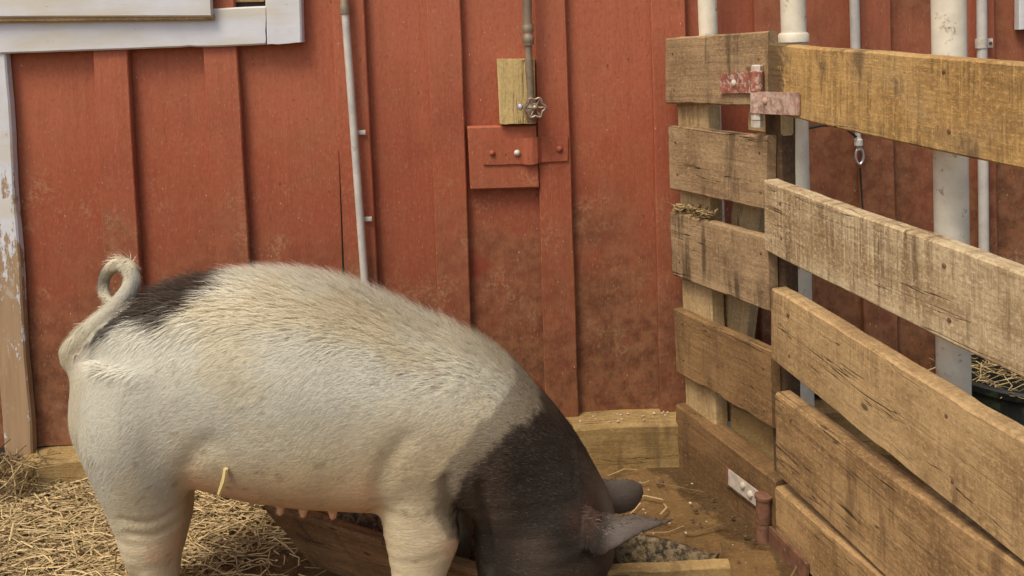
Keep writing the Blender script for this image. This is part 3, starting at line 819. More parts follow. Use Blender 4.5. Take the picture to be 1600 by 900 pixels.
# ------------------------------------------------------------------ snap hook and wire behind the gate
sh = thing('snap_hook', 'small bright snap hook hanging below the top gate board', 'hook', aty(1343, 258, -0.05))
mb = MB(); mb.lathe(aty(1341, 216, -0.05), (0.03, 0, -1), [(-0.03, 0.007), (0, 0.007), (0.004, 0.011), (0.018, 0.011), (0.022, 0.007), (0.03, 0.006)], 12); mb.build('swivel', M['conduit'], sh)
c = aty(1343, 244, -0.05)
mb = MB(); mb.tube([c + Vector((cos(2*pi*k/20) * 0.010, 0, sin(2*pi*k/20) * 0.020)) for k in range(21)], 0.0032, 8, False); mb.build('ring', M['steel'], sh)
wire = MB(); wire.tube([aty(1264, 200, -0.06), aty(1285, 196, -0.06), aty(1305, 196, -0.06), aty(1322, 201, -0.06), aty(1338, 214, -0.06)], 0.0032, 8)
tag(wire.build('wire', M['rubber']), 'thin black wire looping behind the gate beside the snap hook', 'wire')
# lead chain below hook
mb = MB(); mb.tube([aty(1344, 262, -0.045), aty(1348, 330, -0.03), aty(1350, 420, -0.03)], 0.0022, 6); tag(mb.build('cord', M['rubber']), 'dark cord hanging under the snap hook against the wall', 'cord')

# ------------------------------------------------------------------ rubber tub behind the gate, with hay
tc = Vector((1.19, -0.24, 0))
tub = thing('rubber_tub', 'black algae-stained rubber tub on the ground behind the gate', 'tub', tc)
mb = MB(); mb.lathe(tc + Vector((0, 0, 0.004)), (0, 0, 1), [(0, 0.01), (0, 0.155), (0.02, 0.165), (0.20, 0.18), (0.255, 0.183), (0.26, 0.192), (0.275, 0.195), (0.28, 0.190), (0.278, 0.178), (0.20, 0.17), (0.05, 0.155), (0.045, 0.01)], 40)
mb.build('shell', M['rubber'], tub)

# ------------------------------------------------------------------ feeding trough under the pig
HT = 0.14
tr_dir = Vector((0.866, -0.5, 0)); tr_n = Vector((0.5, 0.866, 0))
A = atz(410, 790, HT)
Fp = atz(1050, 851, HT)
wid = (Fp - A).dot(tr_n)
Lt = (Fp - A).dot(tr_dir) + 0.085
tro = thing('feed_trough', 'low brown plank feeding trough under the pig head', 'trough', (A.x + 0.3, A.y - 0.05, 0))
fl = 0.09                                           # ends and sides lean outwards towards the rim
Bn = A + tr_dir * Lt
bA = A + tr_dir * fl + tr_n * 0.05 - Vector((0, 0, HT - 0.004)); bB = Bn - tr_dir * 0.02 + tr_n * 0.05 - Vector((0, 0, HT - 0.004))
def out_n(p, q, r): return (q - p).cross(r - p).normalized()
nb = (bA - A).cross(tr_dir).normalized()
if nb.dot(tr_n) < 0: nb = -nb
board('side_board', bA, A, bB, Bn, 0.026, nb, M['trough'], tro, wob=0.007, ch=0.006, warp=0.005, chip=0.05, nu=48)
# far side
A2, B2 = A + tr_n * wid, Bn + tr_n * wid
bA2 = bA + tr_n * (wid - 0.10); bB2 = bB + tr_n * (wid - 0.10)
nf = (bA2 - A2).cross(tr_dir).normalized()
if nf.dot(tr_n) < 0: nf = -nf
n = NT('caked_feed'); v = n.vec('Object')
q = n.noise(v, 60, 7, 0.75)
cc = n.mix(n.ramp(q, 0.40, 0.60), (0.03, 0.021, 0.011), (0.22, 0.155, 0.075))
M['caked'] = n.done(cc, 0.7, n.bump(n.noise(v, 48, 5, 0.7), 0.8, 0.012))
board('side_board', bA2, A2, bB2, B2, 0.026, nf, M['caked'], tro, wob=0.008, ch=0.006, warp=0.006, chip=0.05, nu=48)
# floor of the trough and ends
e = MB()
zf = Vector((0, 0, 0.012))
flo = [bA + zf + nb*0.02, bB + zf + nb*0.02, bB2 + zf - nf * 0.0, bA2 + zf]
e.add([flo[0], flo[1], flo[2], flo[3], flo[0] - zf*0.7, flo[1] - zf*0.7, flo[2] - zf*0.7, flo[3] - zf*0.7],
      [(0, 1, 2, 3), (7, 6, 5, 4), (0, 4, 5, 1), (1, 5, 6, 2), (2, 6, 7, 3), (3, 7, 4, 0)])
e.build('bottom_board', M['caked'], tro, False)
board('end_board', bA + tr_n * 0.026, A + tr_n * 0.028, bA2 - tr_n * 0.002, A2 - tr_n * 0.002, 0.024, tr_dir, M['trough'], tro, wob=0.004)
r0, r1 = atz(1141, 882, HT + 0.005), atz(945, 897, HT + 0.005)
board('end_board', r1 + (r1 - r0) * 0.45 - Vector((0, 0, HT)), r1 + (r1 - r0) * 0.45, r0 - Vector((0, 0, HT)), r0, 0.028, Vector((0.06, 1, 0)), M['beam'], tro, wob=0.006, chip=0.03)
# caked feed heaped against the far side
def feed():
    v, f = [], []
    nx, ny = 60, 18
    for j in range(ny + 1):
        for i in range(nx + 1):
            s, t = i / nx, j / ny
            p = bA.lerp(bB, s).lerp(bA2.lerp(bB2, s), t)
            edge = min(1, 6 * t, 6 * (1 - t))
            z = 0.03 + 0.05 * abs(N3(s * 9, t * 3)) + 0.03 * N3(s * 30, t * 9, 2) + 0.03 * t
            v.append((p.x, p.y, 0.014 + max(0.0, z) * edge))
    for j in range(ny):
        for i in range(nx):
            f.append((j*(nx+1)+i, j*(nx+1)+i+1, (j+1)*(nx+1)+i+1, (j+1)*(nx+1)+i))
    o = mesh('feed', v, f, M['caked'], smooth=True)
    tag(o, 'dark wet feed caked in the bottom of the trough', 'feed', None, 'stuff')
feed()

# ------------------------------------------------------------------ the pig
PY = -0.68                                          # its middle plane
def pm(px, py, y=PY): return aty(px, py, y)
def loft(mb, rings):
    n = len(rings[0]); v = [p for r in rings for p in r]; f = []
    for i in range(len(rings) - 1):
        for k in range(n):
            k2 = (k + 1) % n
            f.append((i*n + k, i*n + k2, (i+1)*n + k2, (i+1)*n + k))
    f.append(tuple(range(n))[::-1]); f.append(tuple(range((len(rings)-1)*n, len(rings)*n)))
    mb.add(v, f)
def catmull(vals, t):
    n = len(vals) - 1
    i = min(int(t), n - 1); u = t - i
    g = lambda k: vals[max(0, min(n, k))]
    p0, p1, p2, p3 = g(i-1), g(i), g(i+1), g(i+2)
    return 0.5 * ((2*p1) + (p2-p0)*u + (2*p0 - 5*p1 + 4*p2 - p3)*u*u + (3*p1 - p0 - 3*p2 + p3)*u*u*u)
st = [  # top px, bottom px, half width (m), sideways shift of the centre
    ((113, 585), (113, 615), 0.030, 0),
    ((124, 548), (120, 665), 0.085, 0),
    ((152, 503), (146, 725), 0.135, 0),
    ((200, 464), (196, 752), 0.175, 0),
    ((260, 440), (262, 758), 0.198, 0),
    ((330, 428), (330, 764), 0.208, 0),
    ((400, 421), (408, 783), 0.215, 0),
    ((470, 425), (482, 795), 0.218, 0),
    ((540, 441), (552, 800), 0.214, 0),
    ((610, 467), (616, 800), 0.205, 0),
    ((680, 496), (668, 795), 0.195, 0),
    ((750, 523), (702, 800), 0.182, 0),
    ((812, 563), (722, 800), 0.165, 0),
    ((860, 617), (726, 812), 0.150, 0),
    ((902, 676), (726, 835), 0.142, 0),
    ((935, 735), (728, 872), 0.136, -0.01),
    ((958, 790), (742, 920), 0.122, -0.02),
    ((952, 850), (772, 955), 0.098, -0.03),
    ((930, 905), (800, 978), 0.072, -0.04),
    ((915, 950), (826, 992), 0.056, -0.045),
    ((908, 978), (842, 1004), 0.052, -0.05),
]
def px_of(P):
    q = CR.transposed() @ (P - CAM)
    return PPX + FPX * q.x / -q.z, PPY - FPX * q.y / -q.z
def section(a, b, wd, sh_, n=48, bx=0.0):
    c = (a + b) / 2; h = (a - b) / 2
    r = []
    for k in range(n):
        an = 2 * pi * k / n
        cs, sn = cos(an), sin(an)
        e = 0.86 if cs > 0 else 0.70                 # fuller than an ellipse on the flanks, most so along the belly
        r.append(c + h * (math.copysign(abs(cs) ** e, cs)) + Vector((bx * abs(sn) ** 1.5, math.copysign(abs(sn) ** e, sn) * wd + sh_, 0)))
    return r
# the outline seen is the near flank's bulge: shrink each section until its outline is the one in the photograph
fit = []
for s_ in st:
    t_, b_ = Vector(s_[0]), Vector(s_[1])
    t0_, b0_ = t_.copy(), b_.copy()
    u_ = (t0_ - b0_).normalized()
    for _ in range(6):
        pr = [Vector(px_of(q)) for q in section(pm(*t_), pm(*b_), s_[2], s_[3])]
        hi = max(q.dot(u_) for q in pr); lo = min(q.dot(u_) for q in pr)
        t_ += u_ * (t0_.dot(u_) - hi); b_ += u_ * (b0_.dot(u_) - lo)
        if (t_ - b_).dot(u_) < 8: b_ = t_ - u_ * 8
    # sideways: flank bulge pushes the rump outline left
    fit.append((t_, b_, s_[2], s_[3]))
st = [(tuple(t_), tuple(b_), w_, h_) for (t_, b_, w_, h_) in fit]
BX = [k * 0.00118 for k in [10, 26, 38, 36, 26, 16, 8, 4] + [0] * 30][:len(st)]
T = [pm(*s[0]) for s in st]; B = [pm(*s[1]) for s in st]; W = [s[2] for s in st]; SH = [s[3] for s in st]
pig = MB()
rings = []
NS = 130
for i in range(NS + 1):
    t = (len(st) - 1) * i / NS
    a, b, wd, sh_ = catmull(T, t), catmull(B, t), catmull(W, t), catmull(SH, t)
    rings.append(section(a, b, wd, sh_, 48, catmull(BX, t)))
loft(pig, rings)

def leg(stn, y0, y1):
    """stations: left px, right px, py, depth radius (m), at the leg's own plane"""
    n = len(stn); rr = []
    Ls = []; Rs = []; D = []; Ys = []
    for i, (lx, rx, py, dr) in enumerate(stn):
        y = y0 + (y1 - y0) * i / (n - 1)
        Ls.append(aty(lx, py, y)); Rs.append(aty(rx, py, y)); D.append(dr)
    for i in range(0, (n - 1) * 6 + 1):
        t = i / 6
        a, b, d = catmull(Ls, t), catmull(Rs, t), catmull(D, t)
        c = (a + b) / 2; h = (b - a) / 2
        r = []
        for k in range(28):
            an = 2 * pi * k / 28
            r.append(c + h * cos(an) + Vector((0, d * sin(an), 0)))
        rr.append(r)
    loft(pig, rr)
def ypx(z, y): 
    """pixel row of height z on the plane Y=y near x=0"""
    return PPY - FPX * tan(-(math.atan2(CAM.z - z, y - CAM.y) - PITCH))
# near hind leg
leg([(150, 330, 560, 0.075), (132, 318, 625, 0.092), (130, 306, 680, 0.094), (146, 298, 730, 0.085), (166, 289, 775, 0.072), (182, 284, 815, 0.060),
     (190, 281, 848, 0.052), (203, 277, 885, 0.043), (212, 278, 930, 0.037), (216, 276, 990, 0.035), (214, 280, 1035, 0.038), (212, 290, 1065, 0.040), (210, 300, 1092, 0.043)], -0.80, -0.80)
# near front leg
leg([(580, 735, 600, 0.050), (590, 728, 660, 0.066), (597, 712, 720, 0.068), (598, 704, 770, 0.062), (598, 716, 808, 0.056), (601, 722, 834, 0.053),
     (606, 714, 862, 0.047), (611, 700, 900, 0.042), (616, 692, 950, 0.037), (618, 692, 1000, 0.036), (616, 700, 1040, 0.040), (614, 712, 1082, 0.044)], -0.80, -0.80)
# far hind leg
leg([(170, 330, 600, 0.08), (180, 318, 680, 0.085), (200, 308, 730, 0.075), (215, 304, 770, 0.06), (225, 300, 805, 0.05),
     (228, 290, 840, 0.042), (232, 280, 880, 0.036), (234, 278, 920, 0.035), (232, 288, 955, 0.042)], -0.565, -0.55)
# far front leg, standing in the trough
leg([(600, 745, 640, 0.05), (612, 735, 700, 0.06), (640, 735, 760, 0.055), (660, 738, 810, 0.05), (672, 738, 850, 0.044),
     (680, 734, 880, 0.038), (680, 730, 905, 0.036), (678, 738, 928, 0.042)], -0.57, -0.57)
# tail: thick root, curl at the tip
tp = [(140, 568, -0.66), (112, 556, -0.70), (128, 530, -0.715), (160, 500, -0.72), (190, 471, -0.72), (205, 447, -0.715), (207, 428, -0.705), (197, 415, -0.695), (182, 414, -0.68), (170, 422, -0.67), (163, 436, -0.665), (162, 452, -0.67), (168, 466, -0.68), (176, 470, -0.69)]
trd = [0.030, 0.024, 0.0215, 0.0195, 0.018, 0.0165, 0.0155, 0.0145, 0.0135, 0.0125, 0.0115, 0.0105, 0.009, 0.006]
TP = [pm(*q) for q in tp]
pp, rr = [], []
for i in range(13 * 5 + 1):
    t = i / 5
    pp.append(catmull(TP, t)); rr.append(catmull(trd, t))
pig.tube(pp, rr, 14)
# ears: thick curved leaves
def ear(top, bot, bulge, th):
    nU, nV = 20, 8
    TT = [aty(*q) for q in top]; BB = [aty(*q) for q in bot]
    g = []
    for i in range(nU + 1):
        t = (len(top) - 1) * i / nU
        a, b = catmull(TT, t), catmull(BB, t)
        rag = Vector((0, 0, 0.006 * N3(i * 0.9, top[0][0]) * (i / nU)))
        g.append([a.lerp(b, j / nV) + rag * (j / nV) for j in range(nV + 1)])
    cn = (TT[-1] - TT[0]).cross(BB[1] - TT[1]).normalized()
    if cn.y > 0: cn = -cn
    v, f = [], []
    for side in (1, -1):
        for i in range(nU + 1):
            for j in range(nV + 1):
                q = bulge * sin(pi * j / nV) * sin(pi * min(1, 0.25 + 0.75 * i / nU)) 
                k = th * (0.35 + 0.65 * sin(pi * (0.08 + 0.84 * j / nV))) * (1 - 0.55 * i / nU)
                v.append(g[i][j] + cn * (q + side * k))
    m1 = (nU + 1) * (nV + 1)
    ix = lambda s, i, j: s * m1 + i * (nV + 1) + j
    for i in range(nU):
        for j in range(nV):
            f.append((ix(0, i, j), ix(0, i+1, j), ix(0, i+1, j+1), ix(0, i, j+1)))
            f.append((ix(1, i, j), ix(1, i, j+1), ix(1, i+1, j+1), ix(1, i+1, j)))
        f.append((ix(0, i, 0), ix(1, i, 0), ix(1, i+1, 0), ix(0, i+1, 0)))
        f.append((ix(0, i, nV), ix(0, i+1, nV), ix(1, i+1, nV), ix(1, i, nV)))
    for j in range(nV):
        f.append((ix(0, 0, j), ix(0, 0, j+1), ix(1, 0, j+1), ix(1, 0, j)))
        f.append((ix(0, nU, j), ix(1, nU, j), ix(1, nU, j+1), ix(0, nU, j+1)))
    pig.add(v, f)
ear([(890, 775, -0.72), (930, 796, -0.79), (965, 804, -0.815), (998, 804, -0.82), (1030, 812, -0.82), (1058, 807, -0.80)],
    [(885, 850, -0.76), (936, 870, -0.86), (958, 860, -0.87), (996, 838, -0.86), (1034, 824, -0.84), (1058, 812, -0.80)], 0.010, 0.0088)
ear([(915, 742, -0.60), (950, 748, -0.585), (980, 747, -0.57), (1003, 754, -0.555)],
    [(930, 800, -0.60), (965, 803, -0.585), (990, 796, -0.57), (1006, 772, -0.555)], 0.008, 0.011)
# teats along the belly line
for px, py in ((343, 764), (393, 782), (438, 790), (474, 794), (520, 797)):
    for yy in (-0.785, -0.60):
        p = aty(px, py + (5 if yy < -0.7 else -12), yy)
        pig.tube([p + Vector((0, 0, 0.03)), p + Vector((0, 0, 0.006)), p - Vector((0, 0, 0.004)), p - Vector((0, 0, 0.012))], [0.013, 0.0088, 0.0078, 0.006], 10)

tmp = mesh('tmp_pig', pig.v, pig.f, M['skin'])
bm = bmesh.new(); bm.from_mesh(tmp.data); bmesh.ops.recalc_face_normals(bm, faces=bm.faces); bm.to_mesh(tmp.data); bm.free()
md = tmp.modifiers.new('r', 'REMESH'); md.mode = 'VOXEL'; md.voxel_size = 0.0052
ms = tmp.modifiers.new('s', 'SMOOTH'); ms.factor = 0.5; ms.iterations = 4
dg = bpy.context.evaluated_depsgraph_get()
pme = bpy.data.meshes.new_from_object(tmp.evaluated_get(dg))
bpy.data.objects.remove(tmp)
pme.name = 'pig'
pme.materials.clear(); pme.materials.append(M['skin'])
for p in pme.polygons: p.use_smooth = True
def seg_d(x, z, x1, z1, x2, z2):
    dx, dz = x2 - x1, z2 - z1
    t = max(0, min(1, ((x - x1) * dx + (z - z1) * dz) / (dx*dx + dz*dz)))
    return math.hypot(x - x1 - t * dx, z - z1 - t * dz)
def gpath(pts, y=-0.83): return [(aty(a_, b_, y).x, aty(a_, b_, y).z) for a_, b_ in pts]
GROOVES = [(gpath([(640, 668), (612, 705), (600, 745), (598, 790)]), 0.006, 0.018),      # elbow fold
           (gpath([(345, 668), (318, 690), (303, 715), (300, 745)]), 0.006, 0.020),      # flank fold
           (gpath([(752, 752), (757, 800), (762, 850), (765, 905)]), 0.009, 0.008),      # jowl crease
           (gpath([(700, 735), (706, 780), (722, 826)]), 0.010, 0.010),                  # neck against the leg
           (gpath([(190, 812), (230, 822), (270, 815)], -0.87), 0.003, 0.006),
           (gpath([(195, 838), (235, 846), (272, 840)], -0.87), 0.003, 0.006)]
# relax the joins between trunk and legs (not ears, tail, teats), then give the hide its uneven muscle and folds
bm = bmesh.new(); bm.from_mesh(pme)
xe, xt = aty(905, 800, -0.78).x, pm(222, 440).x
zb_ = pm(480, 800, -0.80).z
body = [v for v in bm.verts if v.co.x < xe and not (v.co.x < xt and v.co.z > pm(180, 520).z - 0.02) and not (v.co.z < zb_ and -0.86 < v.co.y < -0.50 and pm(320, 700).x < v.co.x < pm(575, 700).x)]
for _ in range(26): bmesh.ops.smooth_vert(bm, verts=body, factor=0.5, use_axis_x=True, use_axis_y=True, use_axis_z=True)
bm.normal_update()
for v in body:
    p = v.co
    d = 0.0045 * N3(p.x * 5, p.y * 5, p.z * 5) + 0.0018 * N3(p.x * 14, p.y * 14, p.z * 14)
    low = max(0.0, min(1.0, (0.40 - p.z) / 0.12))
    d += low * 0.0016 * N3(p.x * 12, p.y * 12, p.z * 60)
    if p.y < PY - 0.04:
        for G, dep, wd_ in GROOVES:
            m_ = min(seg_d(p.x, p.z, *a_, *b_) for a_, b_ in zip(G, G[1:]))
            d -= dep * math.exp(-(m_ / wd_) ** 2)
    v.co = p + v.normal * d
bm.to_mesh(pme); bm.free()
base_foot = atz(400, 1000, 0.0)
pigo = bpy.data.objects.new('pig', pme)
C.objects.link(pigo)
tag(pigo, 'large cream and black pig standing side-on with its head in the trough', 'pig')

FL = -0.78
def poly(pts, FL=FL): return [(aty(x, y, FL).x, aty(x, y, FL).z) for x, y in pts]
def sdist(P, x, z):
    inside = False; d = 9.0
    n = len(P)
    for i in range(n):
        x1, z1 = P[i]; x2, z2 = P[(i + 1) % n]
        if (z1 > z) != (z2 > z) and x < (x2 - x1) * (z - z1) / (z2 - z1) + x1: inside = not inside
        dx, dz = x2 - x1, z2 - z1
        t = max(0, min(1, ((x - x1) * dx + (z - z1) * dz) / (dx*dx + dz*dz)))
        d = min(d, math.hypot(x - x1 - t * dx, z - z1 - t * dz))
    return -d if inside else d
SADDLE = poly([(60, 600), (122, 556), (162, 529), (203, 503), (239, 487), (272, 489), (305, 473), (336, 452), (368, 428), (372, 380), (180, 380), (100, 480), (60, 560)], -0.735)
HEAD = poly([(908, 672), (878, 664), (850, 657), (800, 655), (762, 680), (735, 706), (715, 740), (708, 775), (716, 815), (730, 850), (735, 900), (735, 1100), (1200, 1100), (1200, 690)])
BAND = poly([(850, 606), (800, 612), (752, 640), (715, 678), (690, 720), (685, 765), (700, 805), (722, 832), (735, 900), (735, 1100), (1200, 1100), (1200, 600)])
EARZ = aty(945, 800, -0.80)
def sst(a, b, x):
    t = max(0.0, min(1.0, (x - a) / (b - a))); return t * t * (3 - 2 * t)
def mixc(a, b, t): return tuple(p + (q - p) * t for p, q in zip(a, b))
ZB = pm(480, 797, -0.80).z
TAILX = pm(235, 440).x
PXA, PXB = pm(285, 760, -0.8).x, pm(580, 760, -0.8).x
KNEE, HOCK = pm(716, 838, -0.8), pm(272, 840, -0.8)
TAILP = list(zip(pp, rr))[4::3]
def coat(co, hair=False):
    x, y, z = co
    j = 0.010 * N3(x * 22, y * 22, z * 22) + 0.006 * N3(x * 70, y * 70, z * 70)
    if hair: j += random.gauss(0, 0.006)
    white = (0.455, 0.425, 0.315) if not hair else (0.515, 0.48, 0.36)
    c = white
    # bare pink skin low on belly (brightened to paint in bounce light), inner legs and lower legs
    hm = sst(PXA - 0.10, PXA - 0.22, x)
    c = mixc(c, (0.47, 0.405, 0.255) if not hair else (0.52, 0.45, 0.295), hm * 0.8)
    tn = sst(ZB + 0.23, ZB + 0.09, z + 0.06 * N3(x * 5, y * 5, z * 7 + 3)) * sst(PXA - 0.02, PXA + 0.06, x)
    c = mixc(c, (0.46, 0.345, 0.175) if not hair else (0.52, 0.40, 0.22), tn * 0.75)
    lg = sst(ZB + 0.10, ZB - 0.02, z + 0.04 * N3(x * 6, y * 6, z * 6))
    c = mixc(c, (0.62, 0.51, 0.31) if not hair else (0.66, 0.56, 0.36), lg * 0.85)
    pk = sst(ZB + 0.135, ZB + 0.06, z + 0.03 * N3(x * 6, y * 6, z * 6)) * sst(PXA, PXA + 0.05, x) * sst(PXB + 0.04, PXB - 0.01, x)
    kn_ = sst(0.04, 0.01, math.hypot(x - KNEE.x, z - KNEE.z)) + sst(0.045, 0.01, math.hypot(x - HOCK.x, z - HOCK.z))
    pk = max(pk, min(1, kn_) * 0.5)
    c = mixc(c, (0.66, 0.36, 0.18) if not hair else (0.64, 0.42, 0.22), pk * (0.9 if not hair else 0.75))
    # yellowed hide in soft patches
    q = 0.7 * N3(x * 3.5 + 5, y * 4.5, z * 5 + 9) + 0.55 * N3(x * 9 + 3 * z, y * 11, z * 10) + 0.35 * N3(x * 22 + 8 * z, y * 22, z * 26)
    c = mixc(c, (0.46, 0.37, 0.20), 0.50 * sst(-0.05, 0.6, q))
    # dried mud splashed on the lower legs
    mq = 0.6 * N3(x * 16, y * 16, z * 12) + 0.5 * N3(x * 40, y * 40, z * 34)
    c = mixc(c, (0.20, 0.13, 0.07), 0.65 * sst(0.12, 0.5, mq) * sst(ZB + 0.02, ZB - 0.12, z))
    fq = N3(x * 60, y * 60, z * 60)
    c = mixc(c, (0.24, 0.17, 0.10), 0.55 * sst(0.52, 0.66, fq))
    dS = sdist(SADDLE, x, z) + j
    tailish = x < TAILX and min((Vector(co) - q_).length - r_ for q_, r_ in TAILP) < 0.008
    bl = (0.024, 0.018, 0.012) if not hair else (0.040, 0.029, 0.019)
    if tailish:
        c = mixc(c, (0.10, 0.085, 0.065), 0.75 * sst(0.655, 0.675, z) * sst(TAILX - 0.075, TAILX - 0.095, x))
    else:
        c = mixc(c, (0.22, 0.20, 0.17), 0.55 * sst(0.035, 0.0, dS) * (0 if hair else 1))
        c = mixc(c, bl, sst(0.006, -0.005, dS))
    dB = sdist(BAND, x, z) + j * 0.7
    dH = sdist(HEAD, x, z) + j
    c = mixc(c, (0.16, 0.125, 0.08) if not hair else (0.37, 0.315, 0.215), (0.75 if not hair else 0.85) * sst(0.006, -0.003, dB))
    c = mixc(c, bl, sst(0.008, -0.008, dH))
    if dH < 0:
        r = math.hypot(x - EARZ.x + 0.035, z - EARZ.z - 0.005)
        c = mixc(c, (0.26, 0.10, 0.055) if not hair else (0.09, 0.05, 0.032), 0.12 * sst(0.055, 0.012, r) * sst(-0.25, 0.3, N3(x*14, y*14, z*14)))
        cheek = math.hypot((x - 0.06), (z - 0.42)) 
        c = mixc(c, (0.095, 0.066, 0.044), 0.55 * sst(-0.1, 0.5, N3(x*9, y*9, z*9 + 4)))
        c = mixc(c, (0.125, 0.10, 0.078), 0.8 * sst(EARZ.x - 0.012, EARZ.x + 0.022, x))
    return c
ca = pme.color_attributes.new('coat', 'FLOAT_COLOR', 'POINT')
for i, v in enumerate(pme.vertices):
    ca.data[i].color = (*coat(v.co), 1)
# sun-spots
# bristles
def bristles(count):
    pme.calc_loop_triangles()
    tris = pme.loop_triangles
    areas = [t.area for t in tris]
    import bisect, itertools
    cum = list(itertools.accumulate(areas)); tot = cum[-1]
    V, F, COL = [], [], []
    vn = pme.vertices
    neck = pm(720, 600).x
    for _ in range(count):
        t = tris[bisect.bisect(cum, random.random() * tot)]
        a, b, c = (vn[k] for k in t.vertices)
        r1, r2 = random.random(), random.random()
        if r1 + r2 > 1: r1, r2 = 1 - r1, 1 - r2
        p = a.co + (b.co - a.co) * r1 + (c.co - a.co) * r2
        n = (a.normal + (b.normal - a.normal) * r1 + (c.normal - a.normal) * r2).normalized()
        if n.y > 0.55: continue                       # far flank: thinned out
        if p.z < 0.30 and random.random() < 0.6: continue
        hd = sst(neck - 0.05, neck + 0.2, p.x)
        ham = sst(-0.50, -0.62, p.x)
        flow = Vector((-1, -0.1, -0.30)).lerp(Vector((-0.7, -0.25, 0.75)), hd).lerp(Vector((-0.35, 0, -0.9)), ham * 0.7)
        flow += Vector((N3(p.x*7, p.y*7, p.z*7), 0, N3(p.x*7 + 40, p.y*7, p.z*7))) * 0.55 + Vector((random.gauss(0, .16), random.gauss(0, .16), random.gauss(0, .16)))
        d = flow - n * flow.dot(n)
        if d.length < 1e-4: continue
        d.normalize()
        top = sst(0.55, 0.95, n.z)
        low = sst(0.42, 0.25, p.z)
        ln = (0.016 + 0.024 * top - 0.008 * low - 0.003 * sst(0.15, 0.3, p.x)) * random.uniform(0.6, 1.25)
        lift = random.uniform(0.04, 0.17) + 0.60 * top * random.random()
        lift += 0.16 * hd * random.random()
        if p.x > aty(930, 800, -0.8).x: ln *= 0.4
        if p.x < pm(215, 440).x and p.z > 0.62: ln *= 0.7
        if p.x < -0.66 and 0.45 < p.z < 0.57: ln *= 0.55
        w_ = random.uniform(0.00028, 0.00050) * (1 + 0.5 * top)
        side = d.cross(n).normalized() * w_
        p1 = p + (d * (1 - lift * 0.5) + n * lift) * ln * 0.5
        p2 = p1 + (d + n * lift * 0.4).normalized() * ln * 0.5
        k = len(V)
        p = p - n * 0.001
        V += [p - side, p + side, p1 + side * 0.8, p1 - side * 0.8, p2]
        F += [(k, k+1, k+2, k+3), (k+3, k+2, k+4)]
        cc = coat(p, True)
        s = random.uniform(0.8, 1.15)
        s *= 1 + 0.50 * top  # lighter where facing up: top light painted into the bristle colour
        if cc[0] < 0.1: s = random.choice((0.5, 0.8, 1.0, 1.5, 2.4, 3.6))  # paler strands among the black ones paint in the coat's glints
        COL += [(cc[0]*s, cc[1]*s, cc[2]*s, 1)] * 5
    me = bpy.data.meshes.new('bristles')
    me.from_pydata([tuple(q) for q in V], [], F)
    l = me.color_attributes.new('coat', 'FLOAT_COLOR', 'POINT')
    l.data.foreach_set('color', [x for q in COL for x in q])
    me.materials.append(M['hair'])
    for q in me.polygons: q.use_smooth = True
    o = bpy.data.objects.new('bristles', me)
    C.objects.link(o)
    o.parent = pigo
    tag(o, kind='stuff')
bristles(140000)

# ------------------------------------------------------------------ straw
def straw(name, count, place, label, lmin=0.03, lmax=0.14, rmin=0.0008, rmax=0.0022, dark=0.0):
    V, F, TN = [], [], []
    for _ in range(count):
        q = place()
        if q is None: continue
        x, y, z, tilt = q
        an = random.gauss(0.0, 0.75) + (pi if random.random() < .5 else 0)
        L = random.uniform(lmin, lmax) * random.uniform(0.5, 1)
        d = Vector((cos(an), sin(an), random.gauss(0, tilt)))
        d.normalize()
        s = Vector((-d.y, d.x, 0)).normalized(); u = d.cross(s)
        c = Vector((x, y, z))
        bend = Vector((random.gauss(0, .17), random.gauss(0, .17), random.gauss(0, .05))) * L
        r = random.uniform(rmin, rmax); r2 = r * random.uniform(0.25, 0.9)
        k = len(V)
        for m_ in (-1, 0, 1):
            p = c + d * (L * 0.5 * m_) + (bend if m_ == 0 else Vector((0, 0, 0)))
            p.z = max(p.z, 0.001)
            V += [p + s * r, p + u * r2 * 1.0, p - s * r, p - u * r2]
        for m_ in (0, 4):
            for e_ in range(4):
                e2 = (e_ + 1) % 4
                F.append((k+m_+e_, k+m_+e2, k+m_+4+e2, k+m_+4+e_))
        tn = min(1, max(0, random.gauss(0.52 - dark, 0.30)))
        TN += [tn] * 12
    me = bpy.data.meshes.new(name)
    me.from_pydata([tuple(q) for q in V], [], F)
    l = me.attributes.new('tone', 'FLOAT', 'POINT'); l.data.foreach_set('value', TN)
    me.materials.append(M['straw'])
    o = bpy.data.objects.new(name, me); C.objects.link(o)
    tag(o, label, 'straw', None, 'stuff')
    return o
def heap():
    x = random.uniform(-1.35, -0.42); y = random.uniform(-0.95, -0.07)
    edge = sst(-0.46, -0.85, x + 0.10 * N3(x * 5, y * 5) - 0.12 * sst(-0.5, -0.1, y))
    if random.random() > edge ** 0.8: return None
    hgt = 0.045 * edge * (0.6 + 0.6 * N3(x * 4, y * 4, 3)) * (0.25 + 0.75 * sst(-0.10, -0.45, y))
    return x, y, max(0.003, random.random() ** 0.6 * hgt), 0.22
straw('straw', 8200, heap, 'loose dry straw litter heaped on the ground behind the hind legs')
def sparse():
    x = random.uniform(-0.75, 0.6); y = random.uniform(-0.9, -0.1)
    if x > -0.3 and random.random() > 0.22: return None
    if N3(x * 4, y * 4, 8) < -0.1: return None
    return x, y, random.uniform(0.001, 0.006), 0.04
straw('straw', 560, sparse, 'thin scattering of straw on the bare earth around the trough')
def tubhay():
    an = random.uniform(0, 2 * pi); r = 0.185 * math.sqrt(random.random())
    return tc.x + cos(an) * r, tc.y + sin(an) * r, 0.262 + random.uniform(0, 0.03), 0.35
straw('hay', 230, tubhay, 'tangled hay lying in the black rubber tub', dark=0.1)
def weeds():
    return random.uniform(-1.40, -1.235), random.uniform(-0.16, -0.03), random.uniform(0.005, 0.08), 1.2
